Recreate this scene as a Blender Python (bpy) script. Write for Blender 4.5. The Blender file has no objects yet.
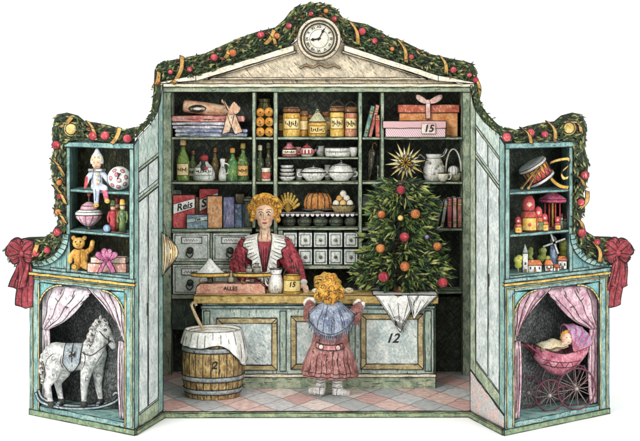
import bpy, bmesh, math, random
from mathutils import Vector, Matrix, noise
R = math.radians
random.seed(12)
C = bpy.context.scene.collection
SC = bpy.context.scene

# ------------------------------------------------------------------ camera
CAMD, CAMH = 16.0, 2.75            # metres in front of the cabinet face, eye height (level camera)
cam = bpy.data.objects.new('camera', bpy.data.cameras.new('camera')); C.objects.link(cam)
cam.location = (0, -CAMD, CAMH); cam.rotation_euler = (R(90), 0, 0)
cam.data.sensor_width = 36.0; cam.data.sensor_fit = 'HORIZONTAL'
cam.data.lens = 36.0 * CAMD / 6.40
cam.data.shift_x = 0.0
cam.data.shift_y = -(220.5 - 100.0) / 640.0
cam.data.clip_end = 500
SC.camera = cam

# ------------------------------------------------------------------ light
w = bpy.data.worlds.new("World"); SC.world = w; w.use_nodes = True
bg = w.node_tree.nodes['Background']
bg.inputs[0].default_value = (1, 1, 1, 1); bg.inputs[1].default_value = 1.0
def area(name, loc, target, size, power, col=(1, 1, 1)):
    l = bpy.data.lights.new(name, 'AREA'); l.size = size; l.energy = power; l.color = col
    o = bpy.data.objects.new(name, l); C.objects.link(o); o.location = loc
    o.rotation_euler = (Vector(target) - Vector(loc)).to_track_quat('-Z', 'Y').to_euler()
    return o
area('key_softbox', (-5.0, -11.0, 7.5), (0, 0, 1.8), 3.0, 620, (1, .98, .95))
area('fill_softbox', (6.0, -12.0, 4.0), (0, 0, 1.6), 4.0, 240, (.97, .98, 1))
SC.view_settings.view_transform = 'Standard'; SC.view_settings.look = 'None'
SC.view_settings.exposure = 0.3; SC.view_settings.gamma = 1.0

# ------------------------------------------------------------------ materials
def lin(h):
    h = h.lstrip('#'); out = []
    for i in (0, 2, 4):
        c = int(h[i:i+2], 16) / 255
        out.append(c / 12.92 if c <= .04045 else ((c + .055) / 1.055) ** 2.4)
    return (*out, 1)
_mc = {}
def flat(h, rough=.7, metallic=0, name=None):
    k = ('f', h, rough, metallic)
    if k in _mc: return _mc[k]
    m = bpy.data.materials.new(name or 'paint_' + h); m.use_nodes = True
    b = m.node_tree.nodes['Principled BSDF']
    b.inputs['Base Color'].default_value = lin(h); b.inputs['Roughness'].default_value = rough
    b.inputs['Metallic'].default_value = metallic
    _mc[k] = m
    return m
INKH = '#1b1a17'
def paint(c1, c2=None, ink=.35, hatch='v', rough=.72, fleck=None, scale=1.0, spot=.5, hi=.35):
    """hand-tinted pen drawing: mottled watercolour wash, pale dry-brush flecks and short ink strokes"""
    c2 = c2 or c1
    k = (c1, c2, ink, hatch, rough, fleck, scale, spot, hi)
    if k in _mc: return _mc[k]
    m = bpy.data.materials.new('painted_' + c1); m.use_nodes = True
    nt = m.node_tree; N = nt.nodes; L = nt.links; b = N['Principled BSDF']
    tc = N.new('ShaderNodeTexCoord'); oi = N.new('ShaderNodeObjectInfo')
    mul = N.new('ShaderNodeMath'); mul.operation = 'MULTIPLY'; mul.inputs[1].default_value = 731.0
    L.new(oi.outputs['Random'], mul.inputs[0])
    add = N.new('ShaderNodeVectorMath'); add.operation = 'ADD'
    L.new(tc.outputs['Object'], add.inputs[0]); L.new(mul.outputs[0], add.inputs[1])
    def nz(sc, det=3, mp=None, rot=None, rgh=.55):
        n = N.new('ShaderNodeTexNoise'); n.inputs['Scale'].default_value = sc * scale
        n.inputs['Detail'].default_value = det; n.inputs['Roughness'].default_value = rgh
        if mp:
            q = N.new('ShaderNodeMapping'); q.inputs['Scale'].default_value = mp
            src = add.outputs[0]
            if rot:
                q0 = N.new('ShaderNodeMapping'); q0.inputs['Rotation'].default_value = (0, rot, 0)
                L.new(src, q0.inputs[0]); src = q0.outputs[0]
            L.new(src, q.inputs[0]); L.new(q.outputs[0], n.inputs['Vector'])
        else: L.new(add.outputs[0], n.inputs['Vector'])
        return n.outputs['Fac']
    def rng(s, a, bb, lo=0, hi_=1):
        r = N.new('ShaderNodeMapRange'); r.inputs[1].default_value = a; r.inputs[2].default_value = bb
        r.inputs[3].default_value = lo; r.inputs[4].default_value = hi_; L.new(s, r.inputs[0]); return r.outputs[0]
    def mx(f, a, bb, mode='MIX'):
        x = N.new('ShaderNodeMix'); x.data_type = 'RGBA'; x.blend_type = mode
        for sock, v in ((x.inputs[0], f), (x.inputs[6], a), (x.inputs[7], bb)):
            if isinstance(v, (float, int)): sock.default_value = v
            elif isinstance(v, tuple): sock.default_value = v
            else: L.new(v, sock)
        return x.outputs[2]
    col = mx(rng(nz(.11, 4), .5 - spot * .18, .5 + spot * .18), lin(c1), lin(c2))
    g = rng(nz(.5, 4, rgh=.75), .3, .7, .62, 1.32)
    gc = N.new('ShaderNodeCombineColor')
    for i in range(3): L.new(g, gc.inputs[i])
    col = mx(1.0, col, gc.outputs[0], 'MULTIPLY')
    D = {'v': ((1.1, 1.1, .12), 0), 'h': ((.12, .5, 1.1), 0), 'd': ((1.1, 1.1, .12), .8), 'x': ((1.1, 1.1, .12), .7)}
    if hi > 0:
        s = nz(.6, 3, (1.0, 1.0, .35), .3)
        col = mx(rng(s, .58, .65, 0, hi), col, lin(fleck or '#f3efdf'))
    if ink > 0 and hatch:
        t = .70 - ink * .22
        sp, rot = D[hatch]
        s = rng(nz(.85, 2, sp, rot), t, t + .04)
        if hatch == 'x':
            s2 = rng(nz(.85, 2, sp, -.7), t, t + .04)
            mm = N.new('ShaderNodeMath'); mm.operation = 'MAXIMUM'; L.new(s, mm.inputs[0]); L.new(s2, mm.inputs[1]); s = mm.outputs[0]
        f = N.new('ShaderNodeMath'); f.operation = 'MULTIPLY'; L.new(s, f.inputs[0]); f.inputs[1].default_value = .82
        col = mx(f.outputs[0], col, lin(INKH))
    L.new(col, b.inputs['Base Color']); b.inputs['Roughness'].default_value = rough
    bp = N.new('ShaderNodeBump'); bp.inputs['Strength'].default_value = .25; bp.inputs['Distance'].default_value = .3
    L.new(g, bp.inputs['Height']); L.new(bp.outputs[0], b.inputs['Normal'])
    _mc[k] = m
    return m
INK = flat(INKH, .8, name='ink_line')

# ------------------------------------------------------------------ image-measured planes -> world centimetres
def kk(Y): return (CAMD + Y) / CAMD
def plane_xf(Y):                   # (px, depth cm, py) measured on the upright plane at Y
    k = kk(Y)
    return lambda v: Vector(((v.x - 320) * k, Y * 100 + v.y, CAMH * 100 + (100 - v.z) * k))
FX, FY = (-1.554, 1.546), -2.63    # the folds between door and wing
OX, OY = (-2.587, 2.542), -1.73    # the outer ends of the wings
def seg_solve(px, A, B):
    q = (px - 320) / 1600.0
    t = (q * (CAMD + A[1]) - A[0]) / ((B[0] - A[0]) - q * (B[1] - A[1]))
    return A[0] + (B[0] - A[0]) * t, A[1] + (B[1] - A[1]) * t
def wing_face(side, px): return seg_solve(px, (FX[side], FY), (OX[side], OY))
def wing_xf(side, level=True):
    def f(v):
        X, Y = wing_face(side, v.x); k = kk(FY) if level else kk(Y)
        return Vector((X * 100, Y * 100 + v.y, CAMH * 100 + (100 - v.z) * k))
    return f
DA = ((-1.383, -1.9), (1.327, -1.85))   # inner ends of the doors
def door_xf(side):
    def f(v):
        X, Y = seg_solve(v.x, DA[side], (FX[side], FY)); k = kk(Y)
        return Vector((X * 100, Y * 100 + v.y, CAMH * 100 + (100 - v.z) * k))
    return f

# ------------------------------------------------------------------ mesh builder (all shapes in centimetres)
class MB:
    def __init__(s): s.bm = bmesh.new(); s.mi = 0; s.lines = []
    def add(s, vs, fs, smooth=False, mi=None):
        vv = [s.bm.verts.new(v) for v in vs]
        for f in fs:
            if len(set(f)) < 3: continue
            try: F = s.bm.faces.new([vv[i] for i in f])
            except ValueError: continue
            F.smooth = smooth; F.material_index = s.mi if mi is None else mi
        return s
    def box(s, x0, x1, y0, y1, z0, z1):
        return s.add([(x, y, z) for x in (x0, x1) for y in (y0, y1) for z in (z0, z1)],
                     [(0, 1, 3, 2), (4, 6, 7, 5), (0, 4, 5, 1), (2, 3, 7, 6), (0, 2, 6, 4), (1, 5, 7, 3)])
    def obox(s, c, ax, ay, az):      # oriented box: centre and three half-axes
        c = Vector(c); ax, ay, az = Vector(ax), Vector(ay), Vector(az)
        return s.add([c + ax * i + ay * j + az * k for i in (-1, 1) for j in (-1, 1) for k in (-1, 1)],
                     [(0, 1, 3, 2), (4, 6, 7, 5), (0, 4, 5, 1), (2, 3, 7, 6), (0, 2, 6, 4), (1, 5, 7, 3)])
    def prism(s, poly, d0, d1):      # polygon in x-z, thick from depth d0 to d1
        n = len(poly)
        return s.add([(x, d0, z) for x, z in poly] + [(x, d1, z) for x, z in poly],
                     [tuple(range(n)), tuple(range(2 * n - 1, n - 1, -1))] + [(i, (i + 1) % n, n + (i + 1) % n, n + i) for i in range(n)])
    def band(s, pa, pb, d0, d1):     # solid strip between two polylines in x-z
        for i in range(len(pa) - 1): s.prism([pa[i], pa[i+1], pb[i+1], pb[i]], d0, d1)
        return s
    def lathe(s, prof, c=(0, 0, 0), seg=20, sx=1, sy=1, rot=None, wob=0):
        n = len(prof); vs = []; M = rot or Matrix.Identity(3)
        for r, z in prof:
            for i in range(seg):
                a = 2 * math.pi * i / seg; q = r * (1 + wob * math.sin(a * 6))
                vs.append(Vector(c) + M @ Vector((q * math.cos(a) * sx, q * math.sin(a) * sy, z)))
        fs = [(j * seg + i, j * seg + (i + 1) % seg, (j + 1) * seg + (i + 1) % seg, (j + 1) * seg + i) for j in range(n - 1) for i in range(seg)]
        if prof[0][0] > .01: fs.append(tuple(range(seg - 1, -1, -1)))
        if prof[-1][0] > .01: fs.append(tuple(range((n - 1) * seg, n * seg)))
        return s.add(vs, fs, True)
    def ball(s, c, r, seg=14, rings=9, rot=None):
        if isinstance(r, (int, float)): r = (r, r, r)
        M = rot or Matrix.Identity(3); vs = []; fs = []
        for j in range(1, rings):
            th = math.pi * j / rings
            for i in range(seg):
                a = 2 * math.pi * i / seg
                vs.append(Vector(c) + M @ Vector((r[0] * math.sin(th) * math.cos(a), r[1] * math.sin(th) * math.sin(a), r[2] * math.cos(th))))
        t = len(vs); vs.append(Vector(c) + M @ Vector((0, 0, r[2]))); vs.append(Vector(c) + M @ Vector((0, 0, -r[2])))
        for j in range(rings - 2):
            for i in range(seg):
                fs.append((j * seg + i, (j + 1) * seg + i, (j + 1) * seg + (i + 1) % seg, j * seg + (i + 1) % seg))
        for i in range(seg):
            fs.append((t, i, (i + 1) % seg)); fs.append((t + 1, (rings - 2) * seg + (i + 1) % seg, (rings - 2) * seg + i))
        return s.add(vs, fs, True)
    def tube(s, pts, r, seg=6, mi=None, cap=True, smooth=True):
        pts = [Vector(p) for p in pts]; n = len(pts)
        rr = r if isinstance(r, (list, tuple)) else [r] * n
        vs = []; up = None
        for i, p in enumerate(pts):
            d = (pts[min(i + 1, n - 1)] - pts[max(i - 1, 0)])
            if d.length < 1e-6: d = Vector((0, 0, 1))
            d.normalize()
            if up is None: up = Vector((0, 1, 0)) if abs(d.y) < .9 else Vector((1, 0, 0))
            a = d.cross(up)
            if a.length < 1e-4: a = d.orthogonal()
            a.normalize(); b = a.cross(d).normalized(); up = b
            for j in range(seg):
                t = 2 * math.pi * j / seg; vs.append(p + (a * math.cos(t) + b * math.sin(t)) * rr[i])
        fs = [(i * seg + j, i * seg + (j + 1) % seg, (i + 1) * seg + (j + 1) % seg, (i + 1) * seg + j) for i in range(n - 1) for j in range(seg)]
        if cap: fs += [tuple(range(seg - 1, -1, -1)), tuple(range((n - 1) * seg, n * seg))]
        return s.add(vs, fs, smooth, mi)
    def strip(s, pts, wv, th=.5):    # a band of cloth or ribbon: centre line, half-width vectors
        pts = [Vector(p) for p in pts]; n = len(pts)
        ws = [Vector(q) for q in wv] if not isinstance(wv, Vector) else [wv] * n
        vs = []
        for i, p in enumerate(pts):
            d = pts[min(i+1, n-1)] - pts[max(i-1, 0)]; nn = d.cross(ws[i])
            nn = nn.normalized() * th if nn.length > 1e-6 else Vector((0, th, 0))
            vs += [p - ws[i] - nn, p + ws[i] - nn, p + ws[i] + nn, p - ws[i] + nn]
        fs = [(i*4 + j, i*4 + (j+1) % 4, i*4 + 4 + (j+1) % 4, i*4 + 4 + j) for i in range(n-1) for j in range(4)]
        return s.add(vs, fs + [(3, 2, 1, 0), (n*4-4, n*4-3, n*4-2, n*4-1)])
    def sheet(s, f, nu, nv, th=.5, smooth=True):   # f(u, v) -> point, a thick cloth
        P = [[Vector(f(i / nu, j / nv)) for j in range(nv + 1)] for i in range(nu + 1)]
        vs = []
        for sg in (0, 1):
            for i in range(nu + 1):
                for j in range(nv + 1):
                    a = P[min(i+1, nu)][j] - P[max(i-1, 0)][j]; b = P[i][min(j+1, nv)] - P[i][max(j-1, 0)]
                    nn = a.cross(b); nn = nn.normalized() * th if nn.length > 1e-8 else Vector((0, th, 0))
                    vs.append(P[i][j] + (nn if sg else -nn))
        T = (nu + 1) * (nv + 1); W = nv + 1; fs = []
        for i in range(nu):
            for j in range(nv):
                q = (i*W + j, (i+1)*W + j, (i+1)*W + j + 1, i*W + j + 1)
                fs.append(q); fs.append(tuple(T + x for x in reversed(q)))
        for i in range(nu):
            fs += [(i*W, T + i*W, T + (i+1)*W, (i+1)*W), (i*W + nv, (i+1)*W + nv, T + (i+1)*W + nv, T + i*W + nv)]
        for j in range(nv):
            fs += [(j, j+1, T + j+1, T + j), (nu*W + j, T + nu*W + j, T + nu*W + j + 1, nu*W + j + 1)]
        return s.add(vs, fs, smooth)
    def leaf(s, p, d, ln, wd, mi=0):
        p = Vector(p); d = Vector(d).normalized(); a = d.cross(Vector((random.uniform(-.5, .5), -1, random.uniform(-.5, .5))))
        if a.length < .01: a = Vector((1, 0, 0))
        a.normalize(); nn = a.cross(d) * wd * .35
        return s.add([p, p + d * ln * .45 + a * wd - nn, p + d * ln, p + d * ln * .45 - a * wd - nn], [(0, 1, 2), (0, 2, 3)], False, mi)
    def pen(s, pts, r=.4, mi=1):     # a drawn line
        s.lines.append(([Vector(p) for p in pts], r)); return s
    def text(s, t, size, o, mi=0, ext=.3, rot=0, flip=False, font_shear=0):
        cu = bpy.data.curves.new('lettering', 'FONT'); cu.body = t; cu.size = size; cu.extrude = ext; cu.shear = font_shear
        cu.align_x = 'CENTER'; cu.align_y = 'CENTER'; cu.offset = .02 * size; cu.resolution_u = 3
        ob = bpy.data.objects.new('lettering', cu); C.objects.link(ob); bpy.context.view_layer.update()
        me = bpy.data.meshes.new_from_object(ob.evaluated_get(bpy.context.evaluated_depsgraph_get()))
        o = Vector(o); c, sn = math.cos(rot), math.sin(rot); sg = -1 if flip else 1
        vs = [o + Vector((v.co.x * c - v.co.y * sn, -v.co.z, sg * (v.co.x * sn + v.co.y * c))) for v in me.vertices]
        s.add(vs, [tuple(p.vertices) for p in me.polygons], False, mi)
        bpy.data.objects.remove(ob); bpy.data.curves.remove(cu); bpy.data.meshes.remove(me)
        return s
    def build(s, name, mats, parent=None, ink=.42, xf=None, root=None, sharp=38, loc=None, k=None, penmat=None):
        bm = s.bm
        if not isinstance(mats, (list, tuple)): mats = [mats]
        mats = list(mats)
        if xf:
            for v in bm.verts: v.co = xf(v.co)
            s.lines = [([xf(p) for p in pts], r) for pts, r in s.lines]
        bmesh.ops.recalc_face_normals(bm, faces=[f for f in bm.faces if len(f.verts) >= 3])
        ii = len(mats); mats.append(penmat or INK)
        if ink:
            for e in list(bm.edges):
                L_ = e.calc_length()
                if L_ < .35 or len(e.link_faces) != 2: continue
                if e.calc_face_angle(0) < R(sharp): continue
                s.lines.append(([e.verts[0].co.copy(), e.verts[1].co.copy()], ink))
        for pts, r in s.lines:
            if len(pts) == 2:
                a, b = pts; L_ = (b - a).length; n = max(1, int(L_ / 9)); d = (b - a) / max(L_, 1e-6)
                q = []
                for i in range(n + 1):
                    p = a.lerp(b, i / n)
                    if 0 < i < n: p += Vector([random.uniform(-.22, .22) for _ in range(3)])
                    q.append(p)
                if L_ > 4: q[0] -= d * r * .8; q[-1] += d * r * .8
                rad = [r * random.uniform(.55, 1.15) for _ in q] if n > 1 else [r * .9] * 2
            else:
                q = pts; rad = [r * random.uniform(.6, 1.15) for _ in q]; rad[0] *= .5; rad[-1] *= .5
            s.tube(q, rad, 4, ii)
        me = bpy.data.meshes.new(name); bm.to_mesh(me); bm.free()
        for m in mats: me.materials.append(m)
        o = bpy.data.objects.new(name, me); C.objects.link(o)
        if parent is not None: o.parent = parent
        elif xf: o.scale = (.01,) * 3
        if parent is None and loc is not None: o.location = loc; o.scale = (.01 * (k or 1),) * 3
        return o
def tag(o, label, cat, group=None, kind=None):
    o['label'] = label; o['category'] = cat
    if group: o['group'] = group
    if kind: o['kind'] = kind
    return o
def struct(o, label=None, cat=None, kind='structure'):
    o['kind'] = kind
    if label: o['label'] = label
    if cat: o['category'] = cat
    return o
def thing(name, label, cat, px=None, Z=0, Y=0, group=None, rz=0, sc=1):
    """an Empty at the thing's base; its parts are built in centimetres as seen on the cabinet face"""
    o = bpy.data.objects.new(name, None); C.objects.link(o); o.empty_display_size = .01
    if px is None: o.scale = (.01,) * 3                    # parts measured on planes
    else:
        o.location = ((px - 320) * .01 * kk(Y), Y, Z); o.scale = (.01 * kk(Y) * sc,) * 3
        o.rotation_euler = (0, 0, rz)
    return tag(o, label, cat, group)
def solid(mb, voxel, smooth=4, it=.6):
    """fuse the closed shapes of a builder into one continuous skin"""
    bmesh.ops.recalc_face_normals(mb.bm, faces=mb.bm.faces[:])
    me = bpy.data.meshes.new('fused'); mb.bm.to_mesh(me); mb.bm.free()
    ob = bpy.data.objects.new('fused', me); C.objects.link(ob)
    m = ob.modifiers.new('r', 'REMESH'); m.mode = 'VOXEL'; m.voxel_size = voxel
    if smooth:
        q = ob.modifiers.new('s', 'SMOOTH'); q.iterations = smooth; q.factor = it
    bpy.context.view_layer.update()
    e = bpy.data.meshes.new_from_object(ob.evaluated_get(bpy.context.evaluated_depsgraph_get()))
    bpy.data.objects.remove(ob); bpy.data.meshes.remove(me)
    out = MB(); out.bm.from_mesh(e); bpy.data.meshes.remove(e)
    for f in out.bm.faces: f.smooth = True; f.material_index = 0
    return out
def limb(mb, pts, rs, seg=12):
    for i in range(len(pts) - 1):
        mb.tube([pts[i], pts[i+1]], [rs[i], rs[i+1]], seg)
    for p, r in zip(pts, rs): mb.ball(p, r, seg, 8)
def arc(cx, cy, r, a0, a1, n=10, ry=None):
    ry = ry or r
    return [(cx + r * math.cos(R(a0 + (a1 - a0) * i / n)), cy + ry * math.sin(R(a0 + (a1 - a0) * i / n))) for i in range(n + 1)]
def crv(pts, n=6):                 # Catmull-Rom through points of any dimension
    P = [tuple(p) for p in pts]; P = [P[0]] + P + [P[-1]]; out = []
    for i in range(1, len(P) - 2):
        for j in range(n):
            t = j / n
            out.append(tuple(.5 * (2*b + (c-a)*t + (2*a-5*b+4*c-d)*t*t + (3*b-a-3*c+d)*t**3) for a, b, c, d in zip(P[i-1], P[i], P[i+1], P[i+2])))
    out.append(P[-2]); return out

# ------------------------------------------------------------------ the palette
SAGE = paint('#7d9079', '#a9b39a', .42, 'v', fleck='#d9d9b0')
SAGEH = paint('#7f927c', '#aeb79b', .40, 'h', fleck='#e0dcae')
TEAL = paint('#6b918b', '#90b0a6', .38, 'v', fleck='#b9d0c4')
TEALH = paint('#5d8b8a', '#86aca5', .38, 'h', fleck='#b9d0c4')
DARK = paint('#363d36', '#525c4a', .85, 'x', fleck='#8a9278', hi=.4)
DARKB = paint('#3a3b2e', '#56543b', .7, 'v', fleck='#a8a274', hi=.6)
STONE = paint('#bfb49c', '#ddcdb2', .36, 'd', fleck='#f6efe0', spot=.3)
CREAM = paint('#d9cfae', '#e9e2cc', .25, 'h', fleck='#fffbe8')
PANEL = paint('#b4bfbc', '#cfd6d2', .28, 'v', fleck='#f2f4f0', scale=.7)
PALE = paint('#a0b5ac', '#c3d0c6', .34, 'v', fleck='#f0f3ea', hi=.5)
GOLD = paint('#a88a48', '#c9ad68', .38, 'h', fleck='#ecdca4')
NICHE = paint('#5c6160', '#7c8280', .85, 'x', fleck='#9aa09c', hi=.45)
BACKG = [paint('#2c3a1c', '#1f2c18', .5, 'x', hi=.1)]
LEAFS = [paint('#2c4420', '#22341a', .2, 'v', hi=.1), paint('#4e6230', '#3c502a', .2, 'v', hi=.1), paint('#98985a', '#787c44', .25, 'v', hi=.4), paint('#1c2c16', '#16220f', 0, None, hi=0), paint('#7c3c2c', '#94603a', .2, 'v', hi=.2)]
WHITE = paint('#e3e4dd', '#f4f3ec', .22, 'd', fleck='#ffffff')
RED = paint('#a8313a', '#c14a4e', .22, 'v', fleck='#e6a09a', hi=.3)
def P(*a, **k): return paint(*a, **k)

# ================================================================== the setting
GZ = -.055
mb = MB(); mb.add([(-15000, -4000, 0), (15000, -4000, 0), (15000, 26000, 0), (-15000, 26000, 0)], [(0, 1, 2, 3)])
o = mb.build('ground', flat('#fbfbfa', .9), ink=0, loc=(0, 0, GZ)); struct(o, 'plain white table surface under the toy shop', 'ground')

def tiles():
    m = bpy.data.materials.new('diamond_tiles'); m.use_nodes = True
    nt = m.node_tree; N = nt.nodes; L = nt.links; b = N['Principled BSDF']
    tc = N.new('ShaderNodeTexCoord'); sp = N.new('ShaderNodeSeparateXYZ')
    wob = N.new('ShaderNodeTexNoise'); wob.inputs['Scale'].default_value = .06
    va = N.new('ShaderNodeVectorMath'); va.operation = 'MULTIPLY_ADD'; va.inputs[1].default_value = (5, 5, 0)
    L.new(tc.outputs['Object'], wob.inputs['Vector']); L.new(wob.outputs['Color'], va.inputs[0]); L.new(tc.outputs['Object'], va.inputs[2])
    L.new(va.outputs[0], sp.inputs[0])
    def mt(op, a, bb=None):
        n = N.new('ShaderNodeMath'); n.operation = op
        for i, v in enumerate((a, bb)):
            if v is None: continue
            if isinstance(v, (int, float)): n.inputs[i].default_value = v
            else: L.new(v, n.inputs[i])
        return n.outputs[0]
    X = mt('DIVIDE', sp.outputs[0], 33.0); Y = mt('DIVIDE', sp.outputs[1], 62.0)
    u = mt('ADD', X, Y); v = mt('SUBTRACT', X, Y)
    fu = mt('FLOOR', u); fv = mt('FLOOR', v)
    cb = N.new('ShaderNodeCombineXYZ'); L.new(fu, cb.inputs[0]); L.new(fv, cb.inputs[1])
    wn = N.new('ShaderNodeTexWhiteNoise'); wn.noise_dimensions = '2D'; L.new(cb.outputs[0], wn.inputs['Vector'])
    par = mt('MODULO', mt('ABSOLUTE', fu), 2.0)
    val = mt('ADD', mt('MULTIPLY', wn.outputs['Value'], .45), mt('MULTIPLY', par, .55))
    cr = N.new('ShaderNodeValToRGB'); cr.color_ramp.interpolation = 'CONSTANT'
    e = cr.color_ramp.elements; e[0].color = lin('#b3b4b4'); e[1].position = .2; e[1].color = lin('#c9c6c6')
    for p_, c_ in ((.42, '#dccac4'), (.6, '#dcbab2'), (.78, '#cfa6a0'), (.9, '#e4d2ca')):
        q = e.new(p_); q.color = lin(c_)
    L.new(val, cr.inputs[0])
    nz = N.new('ShaderNodeTexNoise'); nz.inputs['Scale'].default_value = .2; nz.inputs['Detail'].default_value = 5
    L.new(tc.outputs['Object'], nz.inputs['Vector'])
    mr = N.new('ShaderNodeMapRange'); mr.inputs[1].default_value = .3; mr.inputs[2].default_value = .7; mr.inputs[3].default_value = .74; mr.inputs[4].default_value = 1.2
    L.new(nz.outputs['Fac'], mr.inputs[0])
    cc = N.new('ShaderNodeCombineColor'); [L.new(mr.outputs[0], cc.inputs[i]) for i in range(3)]
    m1 = N.new('ShaderNodeMix'); m1.data_type = 'RGBA'; m1.blend_type = 'MULTIPLY'; m1.inputs[0].default_value = 1
    L.new(cr.outputs[0], m1.inputs[6]); L.new(cc.outputs[0], m1.inputs[7])
    def edge(q): return mt('GREATER_THAN', mt('ABSOLUTE', mt('SUBTRACT', mt('FRACT', q), .5)), .478)
    st = N.new('ShaderNodeTexNoise'); st.inputs['Scale'].default_value = .3
    mp = N.new('ShaderNodeMapping'); mp.inputs['Scale'].default_value = (.25, 1.3, 1.3); L.new(tc.outputs['Object'], mp.inputs[0]); L.new(mp.outputs[0], st.inputs['Vector'])
    strokes = mt('MULTIPLY', mt('GREATER_THAN', st.outputs['Fac'], .63), .5)
    f = mt('MAXIMUM', mt('MULTIPLY', mt('MAXIMUM', edge(u), edge(v)), .7), strokes)
    m2 = N.new('ShaderNodeMix'); m2.data_type = 'RGBA'; L.new(f, m2.inputs[0]); L.new(m1.outputs[2], m2.inputs[6]); m2.inputs[7].default_value = lin('#4a4644')
    L.new(m2.outputs[2], b.inputs['Base Color']); b.inputs['Roughness'].default_value = .6
    return m
TILE = tiles()
fl = [(-155, 45), (155, 45), (154, -185 + 60), (132.7, -185), (-138.5, -188), (-155, -130)]
front = [(-155.2, -262), (-138.5, -188), (132.7, -185), (154.4, -262)]
poly = [(-156, 46), (156, 46), (154.4, -262), (132.7, -185), (-138.5, -188), (-155.2, -262)]
mb = MB(); n = len(poly)
mb.add([(x, y, 0) for x, y in poly] + [(x, y, -5.3) for x, y in poly], [tuple(range(n)), tuple(range(2*n-1, n-1, -1))] + [(i, (i+1) % n, n+(i+1) % n, n+i) for i in range(n)])
o = mb.build('floor', TILE, ink=.3, loc=(0, 0, 0)); struct(o, 'pink and grey diamond tiled shop floor', 'floor')
# base strip along the front edge
mb = MB()
for (a, b_) in zip(front[:-1], front[1:]):
    a, b_ = Vector((*a, 0)), Vector((*b_, 0)); d = (b_ - a).normalized(); nn = Vector((d.y, -d.x, 0))
    if nn.y > 0: nn = -nn
    c = (a + b_) / 2 + nn * 1.2
    mb.obox(c + Vector((0, 0, -2.6)), d * ((b_ - a).length / 2 + .3), nn * 1.1, Vector((0, 0, 2.5)))
    mb.obox(c + nn * 1.0 + Vector((0, 0, -.6)), d * ((b_ - a).length / 2 + .3), nn * .5, Vector((0, 0, .6)))
o = mb.build('base_edge_trim', paint('#6f8566', '#93a07a', .35, 'h', fleck='#d8c98c'), ink=.4, loc=(0, 0, 0)); struct(o, 'green and gold strip along the front edge of the floor', 'trim')

# ================================================================== the central cabinet
cab = thing('shop_cabinet', 'tall sage green shelf cabinet with a pale triangular gable, behind the counter', 'cabinet')
F0 = plane_xf(0)
def part(name, mb, mat, parent, xf=F0, **k): return mb.build(name, mat, parent, xf=xf, **k)
D = 36
part('back_panel', MB().box(164, 468, D, D + 2, 84, 380), DARK, cab)
for x0, x1 in ((161.5, 171.5), (462.5, 470.5)):
    part('stile', MB().box(x0, x1, 0, D, 92, 375.2), SAGE, cab)
part('lintel', MB().box(160.5, 471.5, -1.2, D + 2, 87, 92), SAGEH, cab)
part('lintel', MB().box(158, 474, -4, D + 2, 83.8, 86.9), CREAM, cab)
for x0, x1, y0, y1 in ((252.2, 255.6, 92.2, 228), (273.6, 277.4, 92.2, 300), (358.4, 362, 92.2, 300), (380.6, 384, 92.2, 181)):
    part('divider', MB().box(x0, x1, .5, D, y0, y1), SAGE, cab)
def shelf(x0, x1, y, t=2.6, d0=.2, mat=SAGEH): part('shelf', MB().box(x0, x1, d0, D, y, y + t), mat, cab)
for x0, x1 in ((171.6, 252.1), (255.7, 273.5), (277.5, 358.3), (362.1, 380.5), (384.1, 462.4)):
    shelf(x0, x1, 137); 
for x0, x1 in ((171.6, 252.1), (255.7, 273.5), (277.5, 358.3), (362.1, 462.4)): shelf(x0, x1, 181.6)
shelf(277.5, 358.3, 157.2, 2.0)
shelf(171.6, 252.1, 228.6, 3.2); shelf(255.7, 273.5, 228.6, 3.2); shelf(277.5, 358.3, 214, 1.8, 4); shelf(277.5, 358.3, 227.5, 2.5, -1)
shelf(362.1, 462.4, 228, 2.8); shelf(362.1, 462.4, 291, 2.8)
# drawers
def drawer(x0, x1, y0, y1, plate=None):
    dr = MB().box(x0, x1, -1.2, 28, y0, y1); dr.box(x0 + 2.2, x1 - 2.2, -1.9, -1.25, y0 + 2.2, y1 - 2.2)
    d = part('drawer', dr, paint('#c2cdc4', '#dde2da', .3, 'v', fleck='#fbfbf6', hi=.6), cab, ink=.32)
    cx = (x0 + x1) / 2; cy = (y0 + y1) / 2
    if plate:
        k = part('knob', MB().lathe([(0, -1), (2.6, -.6), (3.2, .6), (1.6, 2), (1.4, 3.6)], (cx - 1, -5, cy + 3), 10, rot=Matrix.Rotation(R(-90), 3, 'X')), paint('#5b5a4c', '#3a3a34', .4, 'd'), d)
        k = part('drop_handle', MB().tube(crv([(cx - 3, -6.5, cy + 2), (cx - 4.5, -7, cy + 7), (cx - 1, -7, cy + 10), (cx + 2, -6.5, cy + 6), (cx, -6.5, cy + 2)], 4), .7), flat('#24221e', .5), d, ink=0)
        q = MB().box(x0 + 9, x1 - 8, -2.9, -1.95, y0 + 4, y0 + 10)
        wv = [(x0 + 11 + i * .8, -3.1, y0 + 7 + 1.5 * math.sin(i * 1.9) * (1 if i % 5 else .2)) for i in range(int((x1 - x0 - 22) / .8))]
        q.pen(wv, .28); part('label_plate', q, WHITE, d)
    else:
        part('knob', MB().ball((cx, -3.2, cy), (1.7, 1.7, 1.7), 10, 7), paint('#8d8a78', '#5e5d52', .3, 'd'), d)
for x0, x1 in ((173, 210), (213, 250)):
    for y0, y1 in ((233, 261), (264.5, 294)): drawer(x0, x1, y0, y1, True)
for i in range(5):
    x = 283.5 + i * 15.1
    if i == 0 or x + 13 < 359:
        for y0, y1 in ((232.5, 247), (249, 264.5)): drawer(x, x + 13.6, y0, y1)
part('drawer_housing', MB().box(171.8, 252, 0, 30, 231.9, 232.9).box(171.8, 252, 0, 30, 261.2, 264.3).box(171.8, 252, 0, 30, 294.2, 299).box(210.2, 212.8, 0, 30, 232.9, 261.1), SAGEH, cab)
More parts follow.
